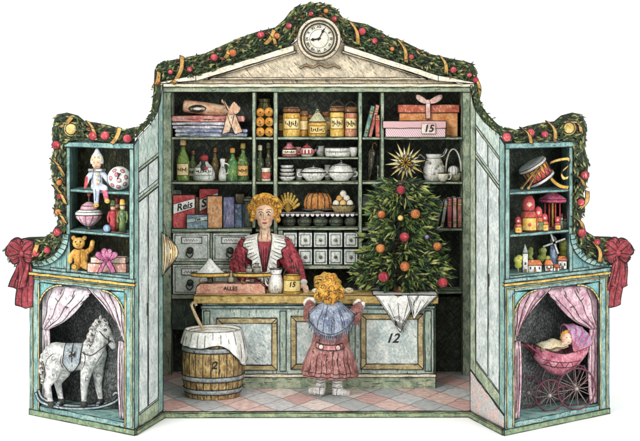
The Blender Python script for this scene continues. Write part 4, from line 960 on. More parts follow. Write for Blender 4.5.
# ================================================================== things on the counter
CZ = 2.75 - 195.2 * kk(CY) * .01
t = thing('shop_scale', 'old pink kitchen scale with two gold pans on the counter', 'scale', 230, CZ, -.56)
q = MB(); base = [(-34, 0), (36, 0), (35, 7), (31, 10.5), (-29, 10.5), (-33, 7)]
q.prism(base, -7, 7).build('base', P('#c98a74', '#e0b09a', .3, 'h', fleck='#f6dccb'), t)
MB().text('ALLES', 5.4, (1, -7.5, 5.4), ext=.15).build('lettering', INK, t, ink=0)
for x in (-20, 22):
    b_ = MB().lathe([(0, 15), (3, 15), (3.4, 15.6), (19, 17), (19.4, 20.4), (18, 20.6), (17, 18.6), (0, 18)], (x, 0, 0), 24, sy=.5).build('pan', YEL, t)
    MB().lathe([(3.2, 10.6), (2.2, 12), (2.2, 14), (3, 15)], (x, 0, 0), 12).build('pan_post', P('#5c5648', '#8a8068', .4, 'v'), t)
    MB().tube(crv([(x - 9, -5, 16), (x - 10, -6, 12), (x - 5, -6, 10.8)], 4), .8, 6).build('bracket', BRN, t, ink=0)
MB().lathe([(0, 10.6), (4, 10.6), (3, 14), (1.2, 16), (1.5, 21), (0, 23)], (1, 0, 0), 12).ball((1, -3, 13.5), (3, 1.4, 3)).build('pivot', P('#8a8068', '#b4a988', .4, 'v'), t)
t = thing('sugar_heap', 'white heap of sugar on the scale pan nearer the barrel', 'sugar', 210, CZ + .19, -.56)
q = MB(); q.lathe([(0, 15), (2, 13.6), (6, 8.4), (10.5, 3.6), (14, .6), (14.4, -.2), (0, -.2)], (0, 0, 0), 22, sy=.55, wob=.04); q.build('heap', P('#e4e3dc', '#f8f8f4', .12, 'd'), t, ink=.35)
for i, (x, h, r) in enumerate(((247, 9, 3.2), (255, 11, 3.8))):
    vessel('weight', ['smaller', 'larger'][i] + ' grey weight standing on the scale pan by the assistant', 'weight', x + 2, CZ + .19, -.56, [(0, 0), (r, 0), (r, h*.6), (r*.4, h*.7), (r*.6, h*.9), (0, h)], P('#8c8b80', '#b8b7aa', .4, 'v'), 'weights on the scale')
vessel('milk_jug', 'white milk jug on the counter next to the scale', 'jug', 276, CZ, -.54, [(0, 0), (7, 0), (8, 6), (7, 14), (5, 19), (6.6, 24), (5.4, 24), (4, 19), (0, 18)], CHINA, extra=handle([(-5, 0, 21), (-11, 0, 19), (-10, 0, 9), (-7, 0, 7)], .9, CHINA))
def tin(t):
    band_(t, 8.6, 3, 14, P('#e2c060', '#f0da98', .1, 'd'), a0=205, a1=335)
    MB().text('15', 7, (0, -9.4, 10), ext=.2, font_shear=.2).build('number', INK, t, ink=0)
    MB().tube([(8.2*math.cos(a), 0, 18 + 9*math.sin(a)) for a in [k*math.pi/12 for k in range(13)]], .6, 6).build('wire_handle', flat('#2b2822', .5), t, ink=0)
vessel('tin_pail', 'yellow tin pail numbered 15 on the counter by the assistant\'s hand', 'pail', 292, CZ, -.6, [(0, 0), (8.2, 0), (8.6, 1), (8.4, 18), (9, 19), (8.2, 19), (7.6, 17), (0, 17)], P('#c99a34', '#e4c162', .35, 'v', fleck='#f9edbc'), extra=tin)
t = thing('bread_loaf', 'large golden knotted loaf on the counter behind the child', 'bread', 327, CZ, -.42)
q = MB(); q.ball((0, 0, 9), (14, 10, 10), 20, 12); q = solid(q, .8)
for v in q.bm.verts: v.co += v.co.normalized() * .9 * math.sin(math.atan2(v.co.z - 6, v.co.x) * 8)
for k in range(6): a0 = R(20 + k * 28); q.pen([(2*math.cos(a0), -10.6, 9 + 2*math.sin(a0)), (8*math.cos(a0 + .2), -9.4, 9 + 7*math.sin(a0 + .2)), (13*math.cos(a0 + .5), -5, 9 + 9*math.sin(a0 + .5))], .5)
q.build('crust', P('#c08a30', '#dcb055', .45, 'd', fleck='#f6e2a4', hi=.6), t, ink=0)
for i, (x, r, y) in enumerate(((340, 4.6, -.62), (349, 4, -.6), (316, 3.6, -.6))):
    t = thing('bread_roll', ['larger pale roll on the counter right of the child\'s head', 'smaller pale roll nearest the white cloth', 'pale roll hidden partly by the child\'s hair'][i], 'bread', x, CZ, y, 'rolls on the counter')
    q = MB().ball((0, 0, r*.75), (r*1.2, r, r*.78), 12, 8); q.pen([(-r*.7, -r*.7, r*1.1), (0, -r*.98, r*.9), (r*.7, -r*.7, r*1.2)], .35); q.build('crust', P('#cdbd98', '#e8dfc8', .3, 'd'), t, ink=0)

# white cloth under the tree, hanging over the counter front in points
t = thing('white_cloth', 'white cloth with checked border hanging in points over the counter edge under the tree', 'cloth', 405, CZ + .004, -.72)
q = MB().box(-32, 32, -5.2, 30, 0, .5)
def hang(x0, x1, xm, dz, y, tw=0):
    f = lambda u, v: ((x0 + (x1 - x0) * u) * (1 - v) + xm * v + 0 * u, y - 1.2 * math.sin(u * 9 + tw) * (1 - v), .4 - dz * v)
    q.sheet(f, 14, 10, .3)
    for k in (3, 7, 11): q.pen([Vector(f(k / 14, j / 10)) + Vector((0, -.7, 0)) for j in range(2, 9)], .3)
    e0 = [Vector(f(0, j / 8)) + Vector((1.4, -.9, 0)) for j in range(0, 8)]; e1 = [Vector(f(1, j / 8)) + Vector((-1.4, -.9, 0)) for j in range(0, 8)]
    q.pen(e0, .35); q.pen(e1, .35)
hang(-30, 14, -5, 37, -6.0); hang(2, 33, 8, 24, -7.4, 2)
for k in range(7):
    q.pen([(-12 + k * 1.5, -7.2, -24 - k * .6), (-9 + k * 1.2, -7.2, -30 - k)], .3); q.pen([(-12 + k * 2.2, -7.3, -22 - k * .9), (-6 + k * .9, -7.3, -20 - k * .9)], .25)
q.build('linen', P('#dfe0da', '#f6f6f2', .22, 'd', fleck='#ffffff'), t, ink=.4, sharp=60)

# ================================================================== Christmas tree
t = thing('christmas_tree', 'bushy fir Christmas tree hung with red and orange baubles, standing on the counter', 'tree', 402, CZ + .01, -.5)
TH = 116
MB().lathe([(0, 0), (9, 0), (9.5, 2), (8, 6), (0, 6)], (0, 0, 0), 14).build('stand', BRN, t)
MB().tube([(0, 0, 4), (.5, 0, 60), (0, 0, TH - 6)], [2.2, 1.4, .4], 8).build('trunk', P('#4a3a26', '#6a5434', .5, 'v'), t, ink=0)
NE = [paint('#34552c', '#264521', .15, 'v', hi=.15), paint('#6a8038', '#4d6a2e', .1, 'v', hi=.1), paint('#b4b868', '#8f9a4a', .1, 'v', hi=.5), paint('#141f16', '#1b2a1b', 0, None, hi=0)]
random.seed(31)
lim = MB(); nd = MB()
def halfw(z):     # outline of the crown
    P_ = [(4, 34), (12, 48), (26, 50), (34, 38), (42, 39), (54, 38), (62, 30), (70, 31), (84, 32), (92, 29), (100, 27), (107, 22), (112, 15), (116, 8), (130, 3)]
    for a, b_ in zip(P_[:-1], P_[1:]):
        if a[0] <= z <= b_[0]: return a[1] + (b_[1] - a[1]) * (z - a[0]) / (b_[0] - a[0])
    return 3
tips = []
for i in range(150):
    z0 = 10 + 101 * (i / 150) ** 1.06; an = i * 2.39996 + random.uniform(-.3, .3)
    z1 = max(5, z0 - random.uniform(2, 9)); rr = halfw(max(6, z1)) * random.uniform(.72, 1.0)
    ca, sa = math.cos(an), math.sin(an); dy = .42
    p0 = Vector((0, 0, z0)); p1 = Vector((rr * ca * .55, rr * sa * dy * .55, z0 - (z0 - z1) * .35)); p2 = Vector((rr * ca, rr * sa * dy, z1 + 2))
    lim.tube([p0, p1, p2], [.8, .6, .25], 5)
    n_ = int(14 + rr * .85)
    for k in range(n_):
        u = random.uniform(.22, 1.04); q0 = p0.lerp(p1, u * 2) if u < .5 else p1.lerp(p2, (u - .5) * 2)
        d = (p2 - p0).normalized(); side_ = Vector((random.gauss(0, 1), random.gauss(0, 1), random.gauss(0, .8))).normalized()
        dd = d * 1.0 + side_ * .85 + Vector((0, 0, -.15))
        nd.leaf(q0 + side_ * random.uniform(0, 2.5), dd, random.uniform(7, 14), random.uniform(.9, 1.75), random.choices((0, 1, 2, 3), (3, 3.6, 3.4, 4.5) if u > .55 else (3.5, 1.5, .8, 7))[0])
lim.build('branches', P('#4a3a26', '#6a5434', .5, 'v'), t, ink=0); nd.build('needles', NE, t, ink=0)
tb = [(401, 190, 4.6, 0, 'topmost crimson bauble on the Christmas tree'), (381.5, 214.5, 4.2, 1, 'orange bauble on the left of the Christmas tree, second row'), (415.5, 214, 5, 1, 'orange bauble on the right of the Christmas tree, second row'), (400.5, 218, 3, 2, 'small yellow bauble between the two orange ones of the second row'), (404.5, 237, 5, 0, 'crimson bauble in the middle of the Christmas tree'), (427, 237, 2.4, 3, 'tiny violet bauble on the Christmas tree'), (380.5, 248.5, 4.8, 1, 'orange bauble at the left, a little below the crimson middle one'), (437.5, 246.5, 4.6, 1, 'orange bauble furthest right on the Christmas tree'), (405, 266.5, 5.2, 1, 'big orange bauble low in the middle of the Christmas tree'), (383.5, 277, 5.4, 0, 'big crimson bauble at the bottom left of the Christmas tree'), (443, 282.5, 5.4, 0, 'big crimson bauble at the bottom right of the Christmas tree')]
TC = AP + [paint('#cfa83c', '#e2c768', .1, 'd'), paint('#6c5a8c', '#8a7aa8', .1, 'd')]
for px, py, r, c, lb in tb:
    z = (2.75 + (100 - py) * .0095 - CZ) * 100 / .97
    dy = -.5 - .42 * halfw(min(127, max(6, z))) * .01 * math.sqrt(max(0, 1 - min(1, abs(px - 402) / (halfw(min(127, max(6, z))) + 4)) ** 2)) - .05
    b_ = bauble(lb, px, py, r, TC[c], plane_xf(dy), 0, 'baubles on the Christmas tree')

# ================================================================== drawing on curved things
from mathutils.bvhtree import BVHTree
def bvh_of(q): return BVHTree.FromBMesh(q.bm)
def draw(q, bvh, pts, r=.4, off=.1, y0=-80):
    """an ink line given in x-z, laid onto the near surface"""
    run = []
    for x, z in pts:
        h = bvh.ray_cast(Vector((x, y0, z)), Vector((0, 1, 0)))
        if h[0] is None:
            if len(run) > 2: q.pen(run, r)
            run = []
        else: run.append(h[0] + Vector((0, -off, 0)))
    if len(run) > 2: q.pen(run, r)
def shade_by(q, fn):
    for f in q.bm.faces: f.material_index = fn(f.calc_center_median())
def hand(mb, w, d, up, thumb, s=1.0, curl=1.0):
    w, d, up, th = Vector(w), Vector(d).normalized(), Vector(up).normalized(), Vector(thumb).normalized()
    for i, (o_, ln) in enumerate(((2.7, .88), (.95, 1.0), (-.85, .94), (-2.6, .74))):
        kn = w + d * 7.6 * s + th * o_ * s
        limb(mb, [w + th * o_ * .5 * s, kn], [1.9 * s, 1.45 * s], 10)
        a = kn + (d * 3.6 * ln - up * .9 * curl) * s; b_ = a + (d * 2.2 * ln - up * 2.2 * curl) * s
        limb(mb, [kn, a, b_], [1.15 * s, 1.02 * s, .85 * s], 9)
    limb(mb, [w + th * 1.6 * s + d * 1.5 * s, w + th * 4.6 * s + d * 4.6 * s, w + th * 5.6 * s + d * 7.6 * s - up * .8 * s], [1.5 * s, 1.2 * s, .95 * s], 9)
SKIN = P('#dfb595', '#ecccb0', .06, 'd', fleck='#f7e4d2', hi=.5); BLUSH = P('#d99a84', '#e2ae96', .05, 'd', hi=.2)
HAIRG = P('#b87c22', '#dca640', .45, 'v', fleck='#f2d482', hi=.6)
def curls(pts, r, mat, parent, vox, nm='hair', n_pen=30, cen=(0, 0, 0), pr=.4, pm='#5c3a10'):
    q = MB()
    for p in pts: q.ball(p, r * random.uniform(.8, 1.2), 10, 7)
    q = solid(q, vox, 2, .5); bv = bvh_of(q)
    xs = [v.co.x for v in q.bm.verts]; zs = [v.co.z for v in q.bm.verts]
    for _ in range(n_pen):
        x0, z0 = random.uniform(min(xs), max(xs)), random.uniform(min(zs), max(zs)); a0 = random.uniform(0, 6.3); rr = r * random.uniform(.4, .95); sg = random.choice((-1, 1))
        draw(q, bv, [(x0 + rr*(1 - k*.05)*math.cos(a0 + sg*k*.5), z0 + rr*(1 - k*.05)*math.sin(a0 + sg*k*.5)) for k in range(9)], pr)
    return q.build(nm, mat, parent, ink=0, penmat=flat(pm, .8))

# ================================================================== the shop assistant
random.seed(4)
wo = thing('person', 'woman with curly golden hair, dark red dress and white ruffled collar, behind the counter', 'person', 265, 0, -.14)
b_ = MB()
b_.ball((0, 0, 165.5), (9.9, 11, 13), 24, 16); b_.ball((0, -1.9, 156), (7.4, 8.6, 7.4), 20, 12); b_.ball((0, -7.2, 151.2), (3, 3, 2.6), 12, 9)
b_.tube([(0, -10.2, 165), (0, -11.5, 161), (0, -12.2, 159.3)], [.6, .9, 1.2], 8); b_.ball((0, -11.4, 159.2), (1.6, 1.2, .9))
for s_ in (-1, 1): b_.ball((s_ * 9.6, 1, 161), (1.4, 2.4, 3.4))
limb(b_, [(0, 1, 152), (0, .6, 138)], [5.0, 6.0]); b_.ball((0, 0, 138), (14, 7, 5)); b_.ball((0, 0, 122), (15, 9, 19)); b_.ball((0, 0, 96), (11.5, 8.5, 16)); b_.ball((0, 0, 82), (15, 10, 12))
for s_ in (-1, 1): limb(b_, [(s_*6.5, 0, 80), (s_*6.5, 0, 46), (s_*6.5, 0, 8)], [8, 5.4, 3.4])
armL = [(-16, 0, 134), (-26, -3, 111), (-17, -19, 96)]; armR = [(16, 0, 134), (29, -5, 112), (38, -27, 98)]
limb(b_, armL, [5, 4.2, 2.8]); limb(b_, armR, [5, 4.2, 2.8])
hand(b_, (-16, -20.5, 95.5), (.75, -1, -.45), (0, -.3, 1), (1, .7, 0), .85, 1.0)
hand(b_, (38.6, -28.5, 97), (.35, -1, -.6), (0, -.3, 1), (-1, -.2, 0), .85, 1.0)
b_ = solid(b_, .62, 2, .5); bv = bvh_of(b_)
shade_by(b_, lambda c: 1 if (c.y < -6 and ((abs(abs(c.x) - 5.4) ** 2 + (c.z - 157.6) ** 2) < 4.6)) else 0)
for s_ in (-1, 1):
    draw(b_, bv, [(s_*(1.6 + i*.62), 165.2 + 1.35*math.sin(math.pi*i/7)) for i in range(8)], .42, .35)      # upper lid
    draw(b_, bv, [(s_*(2.2 + i*.5), 163.0 - .5*math.sin(math.pi*i/7)) for i in range(8)], .2, .3)
    draw(b_, bv, [(s_*(1.7 + i*.75), 168.0 + .9*math.sin(math.pi*(i+.5)/9) - .05*i) for i in range(8)], .28, .25)     # brow
    draw(b_, bv, [(s_*(.7 + .6*math.sin(i*.7)), 158.4 + .35*math.cos(i*.8)) for i in range(4)], .22, .2)
    draw(b_, bv, [(s_*(8.7 - (i/9)**2*6), 159 - i*1.15) for i in range(9)], .3, .0)
draw(b_, bv, [(-1.1, 166), (-1.3, 163), (-1.4, 161)], .2, .1)
draw(b_, bv, [(-1.2 + i*.4, 152.6) for i in range(7)], .2, .1)
for x0 in (-3.5, 3.2): draw(b_, bv, [(x0*(1 - i*.03), 147 - i*1.5) for i in range(7)], .28, .1)
b_.build('body', [SKIN, BLUSH], wo, ink=0)
for s_ in (-1, 1):
    e = MB().ball((s_*3.9, -9.4, 164), (1.85, 1.0, .75), 14, 8).build('eye', flat('#f3efe6', .35), wo, ink=0)
    MB().ball((s_*3.9 - .1, -10.15, 164), (1.0, .5, .85), 10, 7).build('iris', flat('#2d2a22', .3), e, ink=0)
q = MB().ball((0, -10.1, 155.6), (2.7, .9, .5), 14, 7).ball((0, -10.1, 154.9), (2.0, .95, .6), 14, 7); q.pen([(-2.8, -10.7, 155.5), (-1, -11.05, 155.2), (0, -11.1, 155.3), (1, -11.05, 155.2), (2.8, -10.7, 155.5)], .16); q.build('lips', flat('#a83a38', .5), wo, ink=0)
q = MB(); q.ball((0, 3.5, 170), (12.5, 9.5, 12.5), 20, 12); q.ball((0, 4, 180.5), (8, 6, 4)); sw = []
for i in range(-11, 12):      # locks swept up from the hairline to the knot on top
    a = R(i * 9.6 + random.uniform(-2, 2)); sn, cs = math.sin(a), math.cos(a); j_ = random.uniform(.93, 1.08)
    p = [(8.9*sn, -8.2 + 7*abs(sn)**3, 165 + 10.2*cs), (12.6*sn*j_, -8.6 + 5*abs(sn)**2, 166 + 11.4*cs*j_), (13.8*sn*j_, -3.5, 169.5 + 11.5*cs*j_), (8*sn + random.uniform(-1.5, 1.5), 1, 178 + 2*cs), (2*sn, 2, 183)]
    limb(q, p, [1.9, 3.0, 3.3, 2.6, 1.6], 10); sw.append(p)
for s_ in (-1, 1):
    for x_, z_ in ((11.5, 161.5), (13.5, 166), (15.5, 171.5), (12.5, 158)): q.ball((s_*(x_ + random.uniform(-.6, .6)), -2, z_), random.uniform(2.2, 3.2))
for _ in range(46):
    a = random.uniform(-1.75, 1.75); rr = random.uniform(.84, 1.07); q.ball((14.4*math.sin(a)*rr, random.uniform(-8.5, -2), 168 + 14.2*math.cos(a)*rr), random.uniform(1.5, 2.6), 9, 6)
q = solid(q, .55, 1, .4); bv = bvh_of(q)
for p in sw[::2]:
    c_ = crv(p, 5); n0 = random.randint(0, 5); draw(q, bv, [(x_ + .8*math.sin(k*.8), z_) for k, (x_, _y, z_) in enumerate(c_[n0:n0 + random.randint(5, 9)])], .3)
for _ in range(34):
    a = random.uniform(-1.9, 1.9); rr = random.uniform(.75, 1.0); x0, z0, r0 = 14*math.sin(a)*rr, 168 + 13.5*math.cos(a)*rr, random.uniform(1.2, 2.6); a0 = random.uniform(0, 6)
    draw(q, bv, [(x0 + r0*math.cos(a0 + k*.55), z0 + r0*math.sin(a0 + k*.55)) for k in range(6)], .3)
q.build('hair', HAIRG, wo, ink=0, penmat=flat('#5c3a10', .8))
DRS = P('#8f2b38', '#b04650', .38, 'v', fleck='#d98a8c', hi=.4)
q = MB(); q.ball((0, 0, 121), (17.2, 11, 18.5), 22, 14); q.ball((0, 0, 98), (13.4, 10.3, 16)); q.ball((0, 0, 133), (18, 8, 6))
q = solid(q, .9, 3); bmesh.ops.bisect_plane(q.bm, geom=q.bm.verts[:] + q.bm.edges[:] + q.bm.faces[:], plane_co=(0, -3, 139.5), plane_no=(0, -.55, 1), clear_outer=True); bv = bvh_of(q)
for x0 in (-4, -1.5, 1.5, 4.2, 7, -7): draw(q, bv, [(x0*(1 - .06*i) + .3*math.sin(i), 132 - 3.2*i) for i in range(12)], .38)
q.build('bodice', DRS, wo, ink=0)
for nm, A, rs in (('sleeve', armL, [9, 10.5, 4.6]), ('sleeve', armR, [9, 10.5, 4.6])):
    q = MB(); A = [Vector(a) for a in A]; m1 = A[0].lerp(A[1], .55)
    limb(q, [A[0] + Vector((math.copysign(2, A[0].x), 0, -1)), m1, A[1], A[1].lerp(A[2], .45), A[1].lerp(A[2], .97)], [8.5, 10.2, 9.4, 6.6, 3.9], 16)
    q = solid(q, .8, 2)
    for v in q.bm.verts: v.co += v.co.normalized() * 0 + Vector((math.copysign(.8, A[0].x) * math.sin(v.co.z * .9 + v.co.y), -.7 * math.sin(v.co.x * 1.1 + v.co.z * .3), 0))
    bv = bvh_of(q)
    for k in range(9):
        x0 = A[1].x + random.uniform(-8, 8); z0 = random.uniform(104, 132)
        draw(q, bv, [(x0 + .8*math.sin(i*.7) + (A[2].x - x0)*.05*i, z0 - 2.1*i) for i in range(random.randint(4, 9))], .45)
    zz = [v.co for v in q.bm.verts]
    q.build(nm, DRS, wo, ink=0)
    MB().ball(A[1].lerp(A[2], .97), (5, 5, 3.4), 14, 8).build('cuff', WHITE, wo, ink=0)
for s_ in (-1, 1):
    inn = crv([(5.5, 4, 144), (7, -5.5, 141), (5.6, -10.8, 128), (2.6, -12.4, 112), (.6, -12.6, 97)], 5)
    outr = crv([(18, 5, 141.5), (22, -4.5, 138.5), (16.5, -11.8, 123), (9, -13.6, 106), (3, -13.6, 93)], 5); n_ = len(inn) - 1
    def f(u, v):
        i = min(n_ - 1, int(u * n_)); t = u * n_ - i
        a = Vector(inn[i]).lerp(Vector(inn[i+1]), t); c = Vector(outr[i]).lerp(Vector(outr[i+1]), t); p = a.lerp(c, v)
        w_ = math.sin(u * 40) * v; p += (c - a).normalized() * (1.7 * w_) + Vector((0, -2.4 * max(0, math.cos(u * 40)) * v - .4 - 1.2*math.sin(math.pi*v), 0)); p.x *= s_; return p
    q = MB().sheet(f, 60, 6, .35)
    for k in range(2, 60, 3): q.pen([Vector(f(k/60, j/6)) + Vector((0, -.75, 0)) for j in range(random.randint(1, 3), 7)], .3)
    q.pen([Vector(f(k/60, 1)) + Vector((0, -.7, 0)) for k in range(61)], .42); q.pen([Vector(f(k/60, 0)) + Vector((0, -.6, 0)) for k in range(61)], .42)
    q.build('collar', P('#deddd4', '#f6f5ee', .2, 'v', fleck='#ffffff'), wo, ink=0)
MB().lathe([(27, 2), (25, 30), (20, 62), (14, 84), (12.5, 92)], (0, 0, 0), 24, sy=.5, wob=.04).build('skirt', DRS, wo)

# ================================================================== the child seen from behind
ch = thing('person', 'small golden haired child in mauve coat and blue fringed shawl, back turned, at the counter', 'person', 328.5, 0, -1.15); ch.rotation_euler = (0, R(2), R(-5))
b_ = MB(); b_.ball((-2.5, 1, 103), (9.4, 10, 11)); limb(b_, [(-2, 1, 96), (-1, 1, 88)], [4.6, 5]); b_.ball((0, 0, 76), (11, 8, 15)); b_.ball((0, 0, 56), (11, 8.5, 13))
cL = [(-11, 0, 84), (-22, 10, 78), (-25, 33, 90)]; cR = [(11, 0, 84), (22, 10, 78), (26, 33, 90)]
limb(b_, cL, [4.6, 4, 2.6]); limb(b_, cR, [4.6, 4, 2.6])
for s_ in (-1, 1): b_.ball((-2.5 + s_*9.3, 1, 102), (1.2, 2, 2.8))
b_.ball((-2.5, 11, 101), (1.4, 1.6, 1.3))
hand(b_, (-25, 33.5, 91), (.15, 1, .25), (0, -.4, 1), (1, 0, 0), .72, .6); hand(b_, (26, 33.5, 91), (-.15, 1, .25), (0, -.4, 1), (-1, 0, 0), .72, .6)
for s_ in (-1, 1): limb(b_, [(s_*7, 0, 50), (s_*7.5, 0, 26), (s_*8, 0, 8)], [6, 4.6, 3.4])
b_ = solid(b_, .62, 2, .5); b_.build('body', SKIN, ch, ink=0)
for s_ in (-1, 1): MB().ball((-2.5 + s_*3.4, 10.6, 104), (1.5, .8, 1)).build('eye', flat('#2d2a22', .3), ch, ink=0)
MB().ball((-2.5, 10.2, 97.6), (1.8, .7, .6)).build('lips', flat('#b5504a', .5), ch, ink=0)
hp = []
for i in range(150):
    z = random.uniform(-.75, 1); a = random.uniform(0, 2*math.pi); r = math.sqrt(1 - z*z); p = Vector((-2.5 + 9.6*r*math.cos(a), 0 + 9.0*r*math.sin(a), 105 + 10.5*z))
    if p.y > 4 and p.z < 109: continue
    hp.append(p)
hp += [(-8, -2, 117), (-4, -1, 120), (1, -2, 119.5), (9, -3, 106), (-14, -3, 105), (9.5, -3, 101), (-14.5, -3, 100), (-4, -8, 96), (1, -8, 95)]
curls(hp, 3.4, HAIRG, ch, .8, n_pen=55)
COAT = P('#8c5450', '#b4807a', .4, 'v', fleck='#dcb8b0', hi=.5)
q = MB(); sg = 72; pr_ = [(27, 20), (28, 22.5), (26.5, 32), (22.8, 43), (19.2, 51), (18, 58), (16.8, 66), (15.8, 76), (14.5, 84), (12, 89), (6, 93)]
vs = []
for r, z in pr_:
    for i in range(sg):
        a = 2*math.pi*i/sg; am = .055 * max(0, (54 - z) / 34); rr = r*(1 + am*math.sin(a*9) + am*.5*math.sin(a*5 + 1)); vs.append((rr*math.cos(a), rr*.7*math.sin(a), z + (1.0*math.sin(a*9) if z < 23 else 0)))
q.add(vs, [(j*sg+i, j*sg+(i+1) % sg, (j+1)*sg+(i+1) % sg, (j+1)*sg+i) for j in range(len(pr_)-1) for i in range(sg)], True)
bv = bvh_of(q)
for x0 in (-20, -13, -7, -2, 5, 11, 18, 22): draw(q, bv, [(x0*(1 - .028*i) + .6*math.sin(i), 23 + i*3) for i in range(random.randint(6, 13))], .45)
draw(q, bv, [(-25 + i*1.25, 25.5 + .6*math.sin(i*.9)) for i in range(41)], .4); draw(q, bv, [(-26 + i*1.3, 21.6 + .5*math.sin(i*.9)) for i in range(41)], .5)
for _ in range(26):
    x0, z0 = random.uniform(-20, 20), random.uniform(27, 60); draw(q, bv, [(x0 + i*.4, z0 + i*.8) for i in range(4)], .35)
q.build('coat', COAT, ch, ink=0)
q = MB().strip([(x, -math.sqrt(max(0, 1 - (x/19.6)**2))*13.9 - .5, 50.5 + .012*x*x) for x in range(-13, 14, 2)], Vector((0, 0, 2.7)), .5); bt = q.build('half_belt', P('#b06a70', '#cf9694', .25, 'h'), ch, ink=.45)
for x in (-8, 9): 
    q = MB().lathe([(0, -.8), (2.7, -.6), (2.7, .6), (0, .8)], (x, -14.2, 51.2), 14, rot=Matrix.Rotation(R(90), 3, 'X')); q.build('button', P('#d0a8a0', '#e6ccc4', .2, 'd'), ch, ink=.4)
for A in (cL, cR):
    q = MB(); A = [Vector(a) for a in A]
    limb(q, [A[0], A[1], A[1].lerp(A[2], .55), A[1].lerp(A[2], .85)], [6.6, 7.4, 6.2, 4.4], 14); q = solid(q, .7, 2); bv = bvh_of(q)
    for k in range(5):
        x0 = A[1].x + random.uniform(-4, 4); z0 = random.uniform(72, 92); draw(q, bv, [(x0 + i*.6, z0 - .5*math.sin(i)) for i in range(7)], .4)
    q.build('sleeve', COAT, ch, ink=0)
    q = MB(); c = A[1].lerp(A[2], .9)
    for i in range(26): a = random.uniform(0, 6.3); q.ball(c + Vector((4.6*math.cos(a), random.uniform(-2.6, 2.6), 3.8*math.sin(a))), random.uniform(1.6, 2.5), 8, 6)
    q = solid(q, .6, 1); q.build('fur_cuff', WHITE, ch, ink=0)
def f(u, v):   # shawl
    a = R(-90 + (u - .5) * 290); back = max(0, math.cos((u - .5) * math.pi * 1.5)); ln = 16 + 17 * back ** 2
    r = 6.5 + (13.5) * min(1, v * 1.5) + .5 * math.sin(u * 50) * v; z = 95 - ln * v - 2 * (1 - back) * v
    return ((r + 1.6) * math.cos(a) * 1.02, (r * .68 + 1.8) * math.sin(a), z)
q = MB().sheet(f, 54, 12, .5)
for k in sorted(random.sample(range(3, 52), 16)): q.pen([Vector(f(k/54, j/12)) + (Vector(f(k/54, j/12)) - Vector((0, 0, f(k/54, j/12)[2]))).normalized()*.8 for j in range(random.randint(1, 4), 12)], .3)
for vv in (.93,): q.pen([Vector(f(k/54, vv)) * 1.0 + Vector((math.cos(R(-90 + (k/54 - .5)*290)), math.sin(R(-90 + (k/54 - .5)*290)), 0)) * .8 for k in range(55)], .4)
sh = q.build('shawl', P('#667088', '#98a2b2', .42, 'd', fleck='#ccd2dc', hi=.6), ch, ink=0)
q = MB()
for k in range(0, 55):
    p = Vector(f(k/54, 1)); q.tube([p, p + Vector((random.uniform(-.6, .6), -.6, -3)), p + Vector((random.uniform(-1.2, 1.2), -.4, -6.5))], [.55, .5, .35], 5)
q.build('fringe', P('#4e586e', '#7c869a', .3, 'v'), ch, ink=0)
for s_ in (-1, 1):
    q = MB(); limb(q, [(s_*7.5, 0, 26), (s_*8.4, -1.5, 17), (s_*8.4, 0, 8)], [5.4, 5.2, 4.4], 14); q = solid(q, .7, 1); bv = bvh_of(q)
    for k in range(4): draw(q, bv, [(s_*8 - 5 + i, 11 + k*3 + .4*math.sin(i)) for i in range(11)], .35)
    q.build('stocking', P('#d5d2ca', '#f0eee8', .25, 'h'), ch, ink=0)
    q = MB(); limb(q, [(s_*8.4, 0, 11), (s_*8.6, -.5, 5)], [5.6, 5.2]); limb(q, [(s_*8.2, -2, 4.2), (s_*13, 2, 4.0), (s_*17.5, 6, 3.4)], [4.6, 4.6, 3.8], 14); q = solid(q, .6, 1)
    for v in q.bm.verts: v.co.z = max(v.co.z, .1)
    bv = bvh_of(q); draw(q, bv, [(s_*8.6 - 4.6 + i*.7, 2.0) for i in range(14)], .4); draw(q, bv, [(s_*8.6 - 4.6 + i*.7, 9.6) for i in range(14)], .4); draw(q, bv, [(s_*8.6, 2 + i) for i in range(8)], .35)
    q.build('boot', P('#c4c2bc', '#e6e4de', .3, 'v', fleck='#ffffff'), ch, ink=0)

# ================================================================== barrel
ba = thing('barrel', 'fat wooden barrel numbered 2 with a sack over its rim, before the counter', 'barrel', 213, .004, -1.12, sc=1.05)
def br(z): t = (z - 31) / 31; return 29.6 - 4.6 * t * t
q = MB(); NS = 24
for i in range(NS):
    a0, a1 = 2*math.pi*i/NS, 2*math.pi*(i+1)/NS; zs = [0, 8, 18, 31, 44, 54, 62]; vs = []
    for z in zs:
        r = br(z)
        for a, rr in ((a0, r), ((a0+a1)/2, r*1.004), (a1, r), (a1, r - 2.4), (a0, r - 2.4)): vs.append((rr*math.cos(a), rr*math.sin(a), z))
    n5 = 5; q.add(vs, [(j*5+k, j*5+(k+1) % 5, (j+1)*5+(k+1) % 5, (j+1)*5+k) for j in range(6) for k in range(5)] + [(4, 3, 2, 1, 0), tuple(30 + k for k in range(5))])
    q.pen([((br(z) + .1)*math.cos(a0), (br(z) + .1)*math.sin(a0), z) for z in zs], .42)
q.build('staves', P('#8c7044', '#bfa268', .6, 'v', fleck='#e8d8ac', hi=.6), ba, ink=0)
MB().lathe([(0, 57), (br(59) - 2.6, 57), (br(59) - 2.6, 60), (0, 63)], (0, 0, 0), 24).build('flour', P('#e2e0d8', '#f5f4ee', .15, 'd'), ba, ink=0)
MB().lathe([(0, 3), (24, 3), (24, 4), (0, 4)], (0, 0, 0), 24).build('bottom', BRN, ba, ink=0)
for z in (7, 19, 46): MB().lathe([(br(z-2.3) - .3, z-2.3), (br(z-2.3) + .9, z-2.3), (br(z+2.3) + .9, z+2.3), (br(z+2.3) - .3, z+2.3)], (0, 0, 0), 32).build('hoop', P('#7d8688', '#aab0ae', .35, 'h', fleck='#dfe2e0'), ba, ink=.5)
